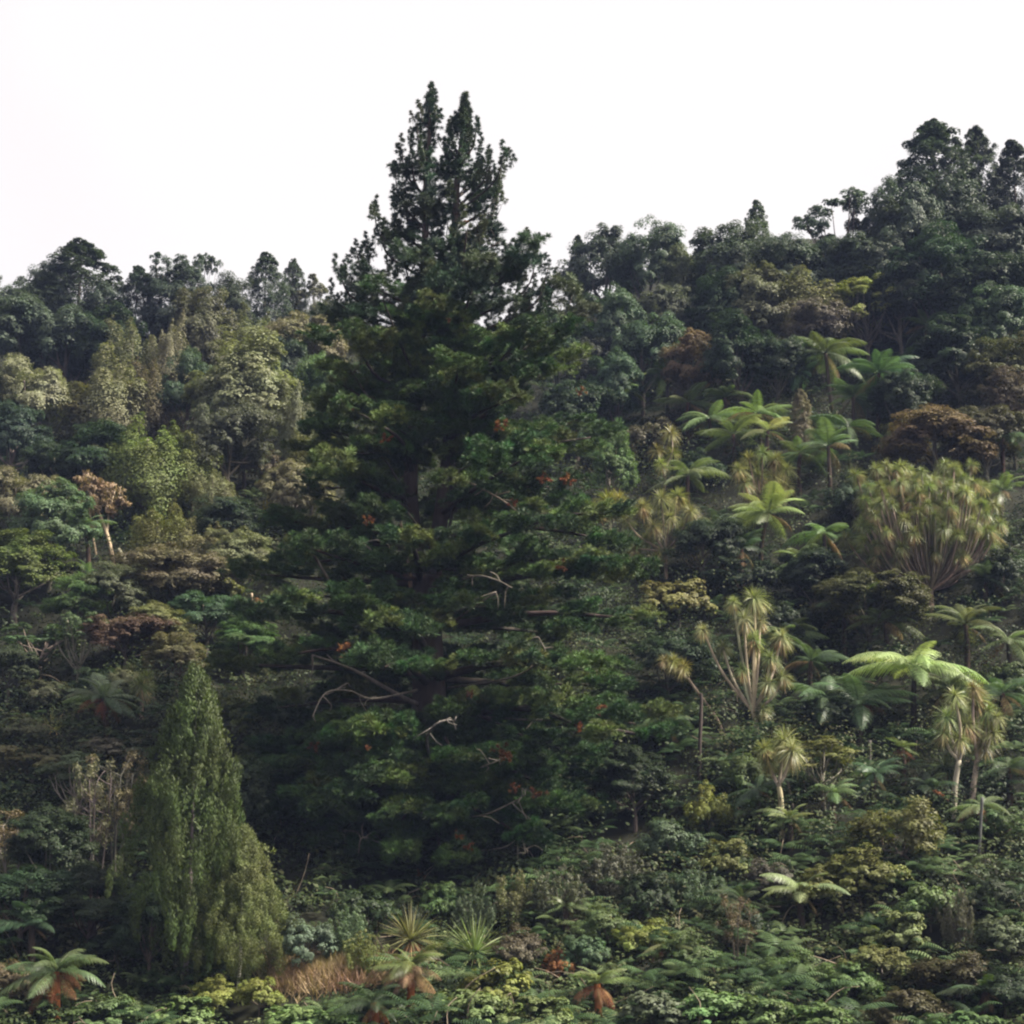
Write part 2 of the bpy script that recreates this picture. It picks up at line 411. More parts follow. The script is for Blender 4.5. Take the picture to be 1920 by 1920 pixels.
C = dict(gg=(.14, .142, .078), cg=(.046, .078, .042), bg=(.045, .062, .04), og=(0.12, 0.13, 0.045), yg=(0.17, 0.185, 0.05), dg=(.024, .04, .018), br=(.105, .084, .052),
         mg=(0.075, 0.12, 0.042), pl=(.15, .15, .095), lg=(.12, .17, .065), ye=(.3, .27, .05), gb=(.095, .1, .065), do=(.06, .06, .025), rs=(.2, .07, .03),
         bk=(.1, .085, .07), pb=(.2, .18, .15), wt=(.5, .47, .42), tw=(.12, .105, .09), db=(.05, .035, .028), tan=(.34, .25, .13), ru=(.24, .085, .035), kg=(0.08, 0.112, 0.06))
def jit(c, a=.12):
    f = 1 + RC.normal() * a
    return tuple(float(max(.004, x * f * (1 + RC.normal() * .05))) for x in c)
VC = {}
def tree(style, px, top, base, wpx, col, label, bark='bk', group=None, tilt=0.):
    p = hit(px, base); Y = p.y
    t = at(px, top, Y)
    Ht = max(t.z - p.z, .5); Wd = wpx * (1.3 if STY[style][3] == 'tree' and style not in ('weep', 'twig', 'cone') and base < 1400 else 1.14) / ppm(Y)
    v = VC.get(style, 0); VC[style] = v + 1
    cm, tm, H0, W0 = lib(style, v % STY[style][1])
    o = thing(STY[style][2], label, STY[style][3], p, group)
    sc = (Wd / W0, Wd / W0, Ht / H0); rz = RC.random() * 6.28
    obj("trunk", tm, o, (0, 0, 0), (tilt * .5, tilt, rz), sc, jit(C[bark]))
    obj("crown" if STY[style][3] == 'tree' else "foliage", cm, o, (0, 0, 0), (tilt * .5, tilt, rz), sc, jit(C[col] if isinstance(col, str) else col))
    return o

# ------------------------------------------------------------------ the great pine
def tuft_ball(r, C, R, n, L, Wd):
    """bottlebrush pompoms: needles radiating from each centre, turned up"""
    C = np.asarray(C, float); K = len(C); m = K * n
    R = np.broadcast_to(np.asarray(R, float), (K,))
    d = rdir(r, m); fl = (d[:, 2] < -.1) & (r.random(m) > .3); d[fl, 2] *= -1
    d = nrm(d + [0, 0, .25])
    s = np.repeat(R, n) * (.55 + .45 * r.random(m))
    pos = np.repeat(C, n, 0) + d * (s * .62)[:, None]
    N = nrm(np.cross(d, rdir(r, m)))
    tint = np.clip(.5 + np.repeat(r.normal(size=K) * .13, n) + r.normal(size=m) * .15, 0, 1)
    return leafq(pos, N, d, L * (.7 + .6 * r.random(m)), Wd, tint, .0)
def spray_pad(s):
    r = np.random.default_rng(1000 + s); P = []
    for i in range(24):
        a = r.uniform(-2.4, 2.4); q = math.sqrt(r.random())
        P.append((.35 + q * math.cos(a) * .95, q * math.sin(a) * .8, .16 * r.normal() + .2 * (1 - q) + .1 * q * math.cos(a)))
    P = np.array(P)
    return [tuft_ball(r, P, r.uniform(.26, .44, len(P)), 92, .24, .024)] + [tube(curve([(-.5, 0, -.1), (.2 * p[0], .3 * p[1], -.05), p], 4), np.linspace(.022, .008, 4), 3, .2) for p in P[::4]]
def spray_candle(s):
    r = np.random.default_rng(1100 + s); P = []; R = []
    for i in range(17):
        t = i / 16; w = .3 * (1 - t) ** .7 + .04; a = r.random() * 6.3
        w *= .8; P.append((w * math.cos(a), w * math.sin(a), -.35 + 1.5 * t)); R.append(.25 * (1 - .4 * t))
    return [tuft_ball(r, P, R, 60, .22, .023), tube([(0, 0, -.6), (0, 0, .95)], [.025, .01], 4, .2)]
PADS = [mesh("needle_pad", spray_pad(i), M_NEEDLE) for i in range(6)]
CANDLES = [mesh("needle_candle", spray_candle(i), M_NEEDLE) for i in range(4)]
DEADPADS = [mesh("dead_needle_pad", [tuft_ball(np.random.default_rng(50 + i), np.random.default_rng(60 + i).normal(size=(9, 3)) * [.22, .18, .16], .2, 30, .2, .04)], M_DEAD) for i in range(3)]
rp = np.random.default_rng(42)
pbase = hit(805, 1545); PY = pbase.y
pine = thing("pine_tree", "great dark green pine with twin spires towering over the whole hillside", "tree", pbase)
def pl(px, py, dy=0.):
    return np.array(at(px, py, PY + dy) - pbase)
TR_MAIN = [(806, 1580), (808, 1480), (806, 1350), (803, 1250), (800, 1150), (803, 1080)]
TR_L = [(800, 1150), (784, 1060), (770, 930), (776, 800), (788, 650), (795, 500), (801, 350), (805, 250), (807, 192)]
TR_R = [(803, 1140), (818, 1030), (833, 920), (846, 780), (849, 620), (851, 470), (858, 330), (865, 260), (869, 212)]
def trunk_obj(pts, r0, r1, name, dy=0.):
    c = curve([pl(x, y, dy) for x, y in pts], 26)
    rr = np.linspace(r0, r1, 26)
    if name == "trunk":
        c[0, 2] -= .8; rr = rr * (1 + .75 * np.exp(-np.linspace(0, 6, 26)))
    return obj(name, mesh("pine_" + name, [tube(c, rr, 12)], M_PINEBARK, True), pine, col=(.05, .037, .033)), c
trunk_obj(TR_MAIN, .82, .58, "trunk")
_, CL = trunk_obj(TR_L, .42, .03, "leader"); _, CR = trunk_obj(TR_R, .42, .03, "leader")
def trunk_at(py, side):
    if py > 1120:
        return np.array(pl(np.interp(py, [1080, 1150, 1250, 1350, 1480, 1580], [803, 800, 803, 806, 808, 806]), py))
    T = TR_L if side < 0 else TR_R
    a = sorted((y, x) for x, y in T)
    return np.array(pl(np.interp(py, [k[0] for k in a], [k[1] for k in a]), py))
SY = [150, 200, 250, 300, 350, 400, 450, 480, 520, 560, 650, 800, 900, 1000, 1100, 1200, 1300, 1400, 1500, 1600, 1660]
SLX = [803, 785, 750, 742, 742, 715, 680, 655, 635, 618, 598, 575, 530, 485, 460, 410, 420, 460, 490, 510, 560]
SRX = [872, 885, 930, 938, 935, 945, 975, 1000, 1040, 1085, 1108, 1130, 1150, 1185, 1200, 1235, 1300, 1290, 1110, 1060, 1000]
PG = [(.042, .08, .024), (.06, .1, .028), (.032, .06, .022), (.095, .122, .034)]
def add_spray(parent, p, yaw, pitch, s, kind, col=None):
    me = (PADS[rp.integers(6)] if kind == 'pad' else CANDLES[rp.integers(4)])
    c = col or PG[rp.integers(4)]
    if p[2] > 21.5: c = (c[0] * .82, c[1] * .78, c[2] * 1.5)  # high sprays tinted bluer, haze painted into their needle colour
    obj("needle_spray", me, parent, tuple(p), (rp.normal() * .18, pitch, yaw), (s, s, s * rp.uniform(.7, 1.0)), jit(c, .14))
def limb(ctrl, r0, name="limb", col=(.045, .034, .03), k=8, n=6):
    c = curve(ctrl, k)
    return obj(name, mesh("pine_" + name, [tube(c, np.linspace(r0, max(r0 * .22, .015), k), n)], M_PINEBARK, True), pine, col=jit(col, .15)), c
# spreading limbs, from low ones that sag to high ones that rise
NL = 118
for i in range(NL):
    f = (i + .5) / NL
    py = 330 + 1205 * f ** .86
    tier = round((py - 330) / 78.); py = 330 + tier * 78. + (py - 330 - tier * 78.) * .6 + rp.normal() * 12
    side = -1 if rp.random() < .5 else 1
    az = i * 2.39996 + rp.normal() * .25
    ca, sa = math.cos(az), math.sin(az)
    side = -1 if ca < 0 else 1
    b = trunk_at(py, side)
    lowness = np.interp(py, [330, 500, 700, 1000, 1300, 1540], [1.15, .7, .28, .1, -.1, -.42])
    bx = 960 + (b[0] + pbase.x) / PY * F * 0 
    bpx = np.interp(py, SY, np.interp(SY, [150, 1100], [805, 803])) if py > 1120 else None
    T = TR_L if side < 0 else TR_R
    a_ = sorted((y, x) for x, y in T); tx = np.interp(py, [k[0] for k in a_], [k[1] for k in a_]) if py < 1120 else 804
    typ = py
    for _ in range(3):
        lx = max(25, tx - np.interp(typ, SY, SLX)); rx = max(25, np.interp(typ, SY, SRX) - tx)
        qx = rx if ca > 0 else lx; qy = (lx + rx) / 2
        rad = 1 / math.sqrt((ca / qx) ** 2 + (sa / qy) ** 2)
        typ = py - rad * lowness * .75
    if rp.random() < .1: rad *= .7
    R = rad * rp.uniform(.8, 1.0) / ppm(PY) * np.interp(py, [330, 480, 620], [.62, .75, 1.])
    drop = R * lowness * .75
    tip = b + np.array([ca * R, sa * R, drop + .05 * R])
    mid = b + np.array([ca * R * .5, sa * R * .5, drop * .5 + (.06 if lowness < .2 else -.05) * R]) + rp.normal(size=3) * .25
    b[2] = b[2]
    lo, c = limb([b, mid, tip], .05 + .016 * R, k=10)
    ns = max(3, int(R * 1.65))
    for j in range(ns):
        t = np.interp((j + rp.random()) / ns, [0, 1], [.16 if py > 500 else .08, 1.02]); q = c[min(9, int(t * 9.99))].copy()
        sp = (1.35 - .5 * t) * min(1., R / 4)
        q[2] -= .5 * max(0, t - .55) * (py > 700)
        q += np.array([-sa, ca, 0]) * rp.normal() * .85 * sp + [0, 0, rp.normal() * .13 + .12]
        if 860 < py < 1290 and q[1] < b[1] and abs(q[0] - .1) < 1.3 and rp.random() < .5: continue
        if py < 560: add_spray(lo, q, rp.random() * 6.28, rp.normal() * .2, rp.uniform(.75, 1.1), 'candle' if rp.random() < .6 else 'pad')
        else: add_spray(lo, q, az + rp.normal() * .6, rp.normal() * .14 - .05, rp.uniform(.7, 1.15), 'pad')
for i in range(46):      # the low skirt, limbs sagging to the ground
    py = 1330 + 230 * (i + .5) / 46; az = i * 2.39996 + .7; ca, sa = math.cos(az), math.sin(az)
    b = trunk_at(py, 1); R = rp.uniform(.72, 1.0) * (300 if ca > 0 else 310) / ppm(PY) * (.85 + .15 * abs(ca))
    tz = rp.uniform(-.3, -.16) * R if sa < .2 else 0.
    tip = b + np.array([ca * R, sa * R, tz]); gz = float(hz(tip[0] + pbase.x, tip[1] + pbase.y)) - pbase.z + .4
    tip[2] = max(tip[2], gz)
    lo, c = limb([b, b * .5 + tip * .5 + [0, 0, .08 * R], tip], .06 + .014 * R, k=10)
    for j in range(int(R * 1.7)):
        t = np.interp(rp.random(), [0, 1], [.2, 1.02]); q = c[min(9, int(t * 9.99))] + np.array([-sa, ca, 0]) * rp.normal() * .8 + [0, 0, rp.normal() * .15]
        add_spray(lo, q, az + rp.normal() * .6, rp.normal() * .15 + .08, rp.uniform(.75, 1.15), 'pad', PG[[0, 2, 2, 1][rp.integers(4)]])
for i in range(34):      # shorter limbs on the near side that veil the upper trunks
    py = 500 + 370 * (i + .5) / 34; az = -math.pi / 2 + rp.normal() * .6; ca, sa = math.cos(az), math.sin(az)
    b = trunk_at(py, -1 if i % 2 else 1); R = rp.uniform(1.4, 3.6) * np.interp(py, [500, 680], [.45, 1.]); tip = b + np.array([ca * R, sa * R, R * np.interp(py, [500, 870], [.55, .1])])
    lo, c = limb([b, b * .5 + tip * .5 - [0, 0, .05 * R], tip], .05, k=6)
    for j in range(2 + int(R)):
        q = c[min(5, 2 + int(rp.random() * 4))] + rp.normal(size=3) * [.5, .3, .2]
        add_spray(lo, q, az + rp.normal() * .6, rp.normal() * .15, rp.uniform(.65, 1.0), 'pad')
# upright branch ends that make the ragged spire outline
UP = [(752, 243, 798, 370), (782, 203, 802, 300), (773, 273, 799, 380), (740, 290, 796, 430), (737, 340, 793, 470), (700, 362, 790, 500), (712, 400, 790, 520), (685, 425, 788, 560),
      (667, 438, 787, 580), (634, 470, 785, 610), (645, 488, 785, 620), (877, 193, 866, 290), (893, 210, 862, 310), (898, 267, 858, 370), (917, 267, 857, 390), (945, 255, 855, 400),
      (940, 290, 855, 430), (935, 330, 854, 450), (988, 415, 851, 560), (965, 440, 851, 570), (1008, 452, 850, 610), (1030, 470, 850, 640), (1043, 492, 849, 660), (845, 205, 860, 290), (790, 180, 804, 240), (835, 270, 858, 360), (1075, 520, 849, 700), (620, 520, 784, 680), (978, 478, 851, 600), (1000, 505, 850, 640), (955, 440, 851, 550), (1025, 535, 849, 690), (985, 540, 849, 640), (940, 490, 851, 580)]
for (tx, ty, bx, by) in UP:
    dy = rp.normal() * 1.0
    b = pl(bx, by); t = pl(tx, ty + 28, dy); m = b * .45 + t * .55 + (np.array([t[0] - b[0], t[1] - b[1], 0]) * .25) - [0, 0, abs(t[0] - b[0]) * .12]
    lo, c = limb([b, m, t], .075, "limb", k=10)
    add_spray(lo, c[9] - [0, 0, .2], rp.random() * 6, 0, .72, 'candle')
    n = 3 + int(np.linalg.norm(t - b) * .9)
    for j in range(n):
        q = c[int(np.interp(j / n, [0, 1], [3, 9.4]))] + rp.normal(size=3) * [.22, .3, .22]
        add_spray(lo, q, rp.random() * 6, rp.normal() * .2, rp.uniform(.5, .75), 'candle')
# needles held close round the two spires
for T, nn in ((CL, 40), (CR, 46)):
    for j in range(nn):
        f = .4 + .6 * (j + .5) / nn; q = T[min(25, int(f * 25.99))]; w = (1 - f) * 1.9 + .12
        a = rp.random() * 6.28; e = q + np.array([math.cos(a) * w, math.sin(a) * w, w * .6])
        lo, c = limb([q - [0, 0, .3], (q + e) / 2 - [0, 0, .1], e], .03, "branchlet", k=4, n=4)
        add_spray(lo, e, rp.random() * 6, rp.normal() * .15, rp.uniform(.6, .95), 'candle')
for T in (CL, CR): add_spray(pine, T[25] - [0, 0, .75], 0, 0, .8, 'candle')
# rusty dead needle clusters and bare limbs that show on the near side
def front(px, py, frac=.72):
    lx = np.interp(py, SY, SLX); rx = np.interp(py, SY, SRX); c = (lx + rx) / 2; h = (rx - lx) / 2
    u = max(0., 1 - ((px - c) / h) ** 2)
    return -frac * math.sqrt(u) * h / ppm(PY) - .3
for (px, py, s) in [(722, 818, 1.), (640, 1214, 1.2), (690, 973, .9), (870, 415, .7), (1008, 852, 1.2), (1020, 892, 1.2), (1065, 895, 1.2), (940, 800, 1.2), (935, 1408, 1.4), (946, 1420, 1.1), (1006, 1492, 1.2), (1085, 1366, .9), (1125, 1325, .9),
                    (590, 1402, .9), (985, 970, .8), (1050, 1065, 1.), (880, 1300, .6), (965, 1480, .9), (860, 1570, .8), (880, 1590, .8), (785, 1640, .8), (690, 1400, .5), (660, 770, .6), (1090, 735, .9), (840, 600, .5), (960, 940, .9)]:
    obj("dead_needle_spray", DEADPADS[rp.integers(3)], pine, tuple(pl(px, py, front(px, py, .8))), (rp.random() * 6, 0, rp.random() * 6), (s * .62,) * 3, jit((.14, .055, .026), .3))
def bare(pts, r0, r1, col, depth, twigs=0, tie=None):
    """a bare limb through pixels at a depth before the trunk, tied back to the trunk"""
    ctrl = [pl(x, y, d) for (x, y), d in zip(pts, np.broadcast_to(depth, (len(pts),)))]
    k = 4 * len(pts); c = curve(ctrl, k)
    r0 *= .62; r1 *= .6
    parts = [tube(c, np.linspace(r0, r1, k), 6)]
    for j in range(twigs):
        p = c[rp.integers(k // 4, k)]; d = rdir(rp, 1)[0] * [.7, .4, .7]; ln = rp.uniform(.5, 1.3)
        parts.append(tube(curve([p, p + d * ln * .5 + rp.normal(size=3) * .1, p + d * ln - [0, 0, .1]], 5), np.linspace(r1 * 1.3, .012, 5), 4))
    obj("dead_limb", mesh("pine_dead_limb", parts, M_BARK, True), pine, col=col)
PALE, DARK, GREY = (.24, .21, .17), (.06, .05, .042), (.15, .13, .11)
bare([(800, 1330), (745, 1302), (660, 1255), (585, 1228)], .2, .07, GREY, [0, -1.5, -3, -4], 3)
bare([(800, 1300), (715, 1200), (645, 1130), (585, 1035)], .17, .09, (.1, .085, .07), [0, -1.5, -3.5, -5], 4)
bare([(800, 1290), (700, 1310), (655, 1295), (610, 1300), (585, 1345)], .09, .03, PALE, [0, -3, -5, -5.5, -5.6], 9)
bare([(812, 1440), (800, 1390), (815, 1360), (845, 1350), (855, 1368)], .12, .04, (.15, .135, .12), [-1, -5, -6.5, -6.5, -6.3], 7)
bare([(770, 1100), (766, 1060), (757, 1010), (749, 965)], .16, .1, (.28, .2, .15), [-.4, -1, -1.4, -1.6], 0)
bare([(850, 900), (880, 905), (920, 925), (965, 955), (978, 985)], .1, .03, (.24, .19, .15), [0, -2, -3.5, -4.5, -5], 6)
bare([(830, 1100), (890, 1080), (930, 1087), (960, 1102)], .07, .03, PALE, [0, -3, -4.5, -5], 4)
bare([(790, 1030), (735, 1010), (705, 1012), (678, 1018)], .07, .03, PALE, [0, -2, -3.5, -4], 5)
bare([(772, 860), (725, 800), (690, 745), (655, 690)], .14, .08, DARK, [0, -1, -2.4, -3.6], 2)
bare([(778, 800), (768, 730), (740, 660)], .16, .07, (.1, .08, .065), [0, -1, -1.8], 2)
bare([(842, 800), (835, 750), (815, 690)], .14, .06, (.1, .08, .065), [0, -1, -1.8], 2)
bare([(845, 870), (900, 790), (945, 740), (958, 715)], .17, .07, (.13, .1, .08), [0, -1.4, -2.8, -3.2], 3)
bare([(840, 1000), (855, 930), (855, 890), (885, 870)], .12, .06, DARK, [-.4, -1.2, -1.4, -2.5], 2)
bare([(770, 960), (745, 900), (720, 860), (690, 845)], .12, .05, DARK, [0, -1, -2, -2.6], 3)
bare([(830, 1480), (900, 1440), (925, 1430), (945, 1420)], .08, .03, PALE, [-1, -5, -6, -6.2], 5)
bare([(830, 1530), (900, 1530), (960, 1505), (985, 1490)], .07, .03, GREY, [-1, -4.6, -5.6, -6], 6)
bare([(780, 1420), (700, 1430), (640, 1425), (615, 1440)], .07, .02, GREY, [-.6, -4, -5.4, -5.6], 8)
bare([(780, 1560), (720, 1580), (680, 1570), (672, 1600)], .07, .03, GREY, [-.6, -4, -5, -5.2], 5)
bare([(840, 1600), (940, 1590), (975, 1570), (985, 1600)], .06, .02, PALE, [-.6, -4, -5, -5.2], 6)
bare([(830, 1180), (900, 1130), (930, 1110), (885, 1125)], .07, .03, GREY, [-.3, -3, -4, -4.2], 4)
bare([(840, 1290), (960, 1270), (1020, 1230), (1010, 1195)], .08, .03, GREY, [0, -4, -5.5, -5.6], 4)
bare([(840, 1340), (1000, 1350), (1110, 1345), (1165, 1330)], .1, .03, GREY, [0, -3.5, -5, -5.2], 5)
bare([(860, 420), (915, 400), (940, 385), (920, 430)], .035, .012, DARK, [0, -.6, -.8, -.7], 7)

# ------------------------------------------------------------------ tree ferns
def frond(th0, th1, droop, n=34, seed=0, curl=0.):
    r = np.random.default_rng(seed)
    S = np.linspace(0, 1, 40); th = th0 - (th0 + th1) * S ** 1.15
    x = np.concatenate([[0], np.cumsum(np.cos(th[:-1]) / 39)]); z = np.concatenate([[0], np.cumsum(np.sin(th[:-1]) / 39)])
    y = curl * S ** 2
    P = np.stack([x, y, z], 1)
    parts = [tube(P[::5], np.linspace(.012, .003, 8), 3, .3)]
    V, Q, tn = [], [], []
    for k in range(n):
        s = .1 + .9 * (k + .5) / n; p = np.array([np.interp(s, S, x), np.interp(s, S, y), np.interp(s, S, z)])
        a = np.interp(s, S, th); T = np.array([math.cos(a), 2 * curl * s, math.sin(a)]); T /= np.linalg.norm(T)
        w = .22 * (min(1, s / .3) ** .6) * (1 - max(0, (s - .45) / .55) ** 1.7) + .012
        for sg in (-1, 1):
            B = np.array([0, sg, 0]); Nn = np.cross(T, [0, 1, 0]); Nn = -Nn if Nn[2] < 0 else Nn
            ww = w * r.uniform(.88, 1.08); dr = droop * r.uniform(.7, 1.3); o = len(V)
            h = .0092
            e1 = p + (B * .92 + T * .22) * ww * .55 - np.array([0, 0, 1]) * ww * dr * .2
            e2 = p + (B * .9 + T * .42) * ww - np.array([0, 0, 1]) * ww * dr * .75
            V += [p - T * h * .7, p + T * h * .7, e1 + T * h, e1 - T * h, e2 + T * h * .15, e2 - T * h * .15]
            Q += [(o, o + 1, o + 2, o + 3), (o + 3, o + 2, o + 4, o + 5)]; tn += [float(np.clip(r.normal(.5, .15), 0, 1))] * 6
    parts.append((np.array(V), np.array(Q), None, np.array(tn)))
    return parts
FR = [mesh("frond", frond(math.radians(a), math.radians(b), d, seed=i, curl=c), M_FROND) for i, (a, b, d, c) in enumerate([(48, 30, .5, .06), (35, 38, .7, -.08), (22, 30, .6, .1), (8, 48, .8, -.05), (62, 20, .4, .04), (28, 15, .55, .12)])]
FRD = [mesh("dead_frond", frond(math.radians(a), math.radians(b), 1.2, n=24, seed=20 + i, curl=.1), M_DEAD) for i, (a, b) in enumerate([(-15, 72), (12, 66), (-38, 82)])]
rf = np.random.default_rng(5)
def fern(cx, cy, bpx, bpy, lpx, label, n=12, tw=.2, col=(.085, .135, .06), skirt=0, tcol='db', scol=(.24, .09, .04), tr=.11, up=.25, name="tree_fern", skl=.55):
    p = hit(bpx, bpy); Y = p.y; c = at(cx, cy, Y) - p
    o = thing(name, label, "tree fern", p)
    L = 1.12 * lpx / ppm(Y)
    obj("trunk", mesh("fern_trunk", [tube(curve([(0, 0, -.4), (c.x * .35 + rf.normal() * .06, 0, c.z * .5), (c.x, 0, c.z)], 8), np.linspace(tr * 1.25, tr * .85, 8), 8)], M_BARK, True), o, col=jit(C[tcol]))
    la, lm = rf.random() * 6.28, abs(rf.normal()) * .13; skirt = skirt or int(rf.integers(1, 4)); old = skirt < 4
    a0 = rf.random() * 6.28; n = int(n * 1.35); col = jit(col, .2)
    for i in range(n):
        inner = rf.random() < up
        m = FR[4] if inner else FR[[0, 1, 2, 3, 5, 1][rf.integers(6)]]
        s = L * (rf.uniform(.6, .8) if inner else rf.uniform(.72, 1.15))
        az = a0 + i * 2 * math.pi / n + rf.normal() * .28
        obj("frond", m, o, tuple(c), (rf.normal() * .2, rf.normal() * .2 + .06 + lm * math.cos(az - la), az), (s, s * rf.uniform(.75, 1.1), s), jit(col, .13))
    for i in range(skirt if old else int(skirt * .72)):
        s = L * skl * rf.uniform(.5, 1.2)
        obj("dead_frond", FRD[rf.integers(3)], o, (c.x, c.y, c.z - .08), (rf.normal() * .1, rf.normal() * .1, i * 2.4 + rf.normal() * .3), (s, s, s), jit((.14, .1, .05) if old or rf.random() < .25 else scol, .32))
    return o

# ------------------------------------------------------------------ cabbage trees
def swords(r, n, L, w, zlo, zhi, bend, k=4):
    V, Q, tn = [], [], []
    for i in range(n):
        zz = r.uniform(zlo, zhi); a = r.random() * 6.28; q = math.sqrt(max(0, 1 - zz * zz)); d = np.array([q * math.cos(a), q * math.sin(a), zz])
        sd = np.cross(d, [0, 0, 1.]); sd = sd / (np.linalg.norm(sd) + 1e-6); sd = nrm(sd + .35 * r.normal(size=3)); ln = L * r.uniform(.75, 1.15); o = len(V); t_ = float(np.clip(r.normal(.5, .2), 0, 1))
        for j in range(k + 1):
            s = j / k; p = d * ln * s + np.array([0, 0, -1]) * bend * ln * s * s * (1 - max(0, zz) * .7); ww = w * (.55 + .9 * s if s < .35 else 1.12 * (1 - s) / .65 + .02)
            V += [p - sd * ww * .5, p + sd * ww * .5]; tn += [t_, t_]
            if j: Q.append((o + 2 * j - 2, o + 2 * j - 1, o + 2 * j + 1, o + 2 * j))
    return np.array(V), np.array(Q), None, np.array(tn)
HEAD = [mesh("leaf_head", [swords(np.random.default_rng(30 + i), 230, 1., .038, -.6, 1., .6)], M_SWORD) for i in range(4)]
SKIRT = [mesh("dead_leaf_skirt", [swords(np.random.default_rng(40 + i), 70, .85, .055, -.98, -.35, .35)], M_DEAD) for i in range(3)]
rc = np.random.default_rng(9)
def head(o, p, s, col, skirt=True, scol=(.4, .3, .16)):
    h_ = obj("leaf_head", HEAD[rc.integers(4)], o, tuple(p), (rc.normal() * .2, rc.normal() * .2, rc.random() * 6), (s, s, s), jit(col, .15))
    if skirt:
        obj("dead_leaf_skirt", SKIRT[rc.integers(3)], h_, (0, 0, -.05), (0, 0, rc.random() * 6), (.95, .95, 1.05), jit(scol, .18))
CG = (.17, .2, .065)
def cabbage(bx, by, fork, heads, label, hs=26, col=CG, tcol=(.34, .29, .22), r0=.13, skirt=.75, spread=.5):
    """fork: pixel list of the trunk above the base; heads: (px, py[, size factor])"""
    p = hit(bx, by); Y = p.y; o = thing("cabbage_tree", label, "tree", p)
    L = lambda x, y, d=0.: np.array(at(x, y, Y + d) - p)
    tp = [np.array([0, 0, -.4])] + [L(x, y) for x, y in fork]
    kk = 4 * len(tp)
    obj("trunk", mesh("cabbage_trunk", [tube(curve(tp, kk), np.linspace(r0 * 1.15, r0 * .85, kk), 8)], M_BARK, True), o, col=jit(tcol, .1))
    f = tp[-1]
    for hd in heads:
        d = rc.normal() * spread; e = L(hd[0], hd[1], d); s = .95 * hs * (hd[2] if len(hd) > 2 else 1) / ppm(Y)
        m = f * .5 + e * .5 + np.array([(e[0] - f[0]) * .14, d * .1, -.06 * abs(e[0] - f[0])]) + rc.normal(size=3) * .06
        obj("branch", mesh("cabbage_branch", [tube(curve([f, m, e], 8), np.linspace(r0 * .62, r0 * .4, 8), 6)], M_BARK, True), o, col=jit(tcol, .15))
        head(o, e, s, col, rc.random() < skirt)
    return o
def cabbage_dome(bx, by, cx, cy, rx, ry, n, label, hs=24, col=CG, tcol=(.26, .2, .15), trunk=(0, 0), zlo=-.35):
    p = hit(bx, by); Y = p.y; o = thing("cabbage_tree", label, "tree", p)
    c = np.array(at(cx, cy, Y) - p); a = rx / ppm(Y); b = ry / ppm(Y)
    f = np.array([trunk[0] / ppm(Y), 0, trunk[1] / ppm(Y)])
    obj("trunk", mesh("cabbage_trunk", [tube(curve([(0, 0, -.5), f * .5, f], 6), np.linspace(.2, .15, 6), 8)], M_BARK, True), o, col=jit(tcol, .1))
    for i in range(n):
        zz = 1 - (1 - zlo) * (i + .5) / n; q = math.sqrt(max(0, 1 - zz * zz)); t = i * 2.39996
        k = (rc.uniform(.78, 1.03) if rc.random() < .65 else rc.uniform(.45, .8)) * (1 + .13 * math.sin(2 * t + 1) + .08 * math.sin(5 * t))
        e = c + np.array([q * math.cos(t) * a, q * math.sin(t) * a * .8, zz * b]) * k
        m = f * .55 + e * .45 + np.array([(e[0] - f[0]) * .22, (e[1] - f[1]) * .22, -.04 * np.linalg.norm(e - f)])
        obj("branch", mesh("cabbage_branch", [tube(curve([f, m, e], 8), np.linspace(.085, .04, 8), 5)], M_BARK, True), o, col=jit(tcol, .2))
        head(o, e, hs * 1.02 * rc.uniform(.8, 1.15) / ppm(Y), col, rc.random() < .6)
    return o
def flax(px, base, top, label, n=60, col=(.12, .15, .055), dead=0, stem=0.):
    p = hit(px, base); Y = p.y; o = thing("sword_leaved_plant", label, "plant", p)
    Ht = (base - top) / ppm(Y); st = Ht * stem
    if stem: obj("stem", mesh("plant_stem", [tube([(0, 0, -.3), (.03, 0, st * .5), (0, 0, st)], .09, 7)], M_BARK, True), o, col=(.22, .15, .1))
    r = np.random.default_rng(int(px * 7 + base)); L = Ht - st
    obj("leaves", mesh("plant_leaves", [swords(r, n, L * 1.05, .05, -.1 if stem else .3, 1., .3, 5)], M_SWORD), o, (0, 0, st), col=jit(col))
    if dead: obj("dead_leaves", mesh("plant_dead_leaves", [swords(r, dead, L * .75, .075, -.9, -.1, .3, 4)], M_DEAD), o, (0, 0, max(st, .25)), col=jit((.33, .22, .1)))
    return o

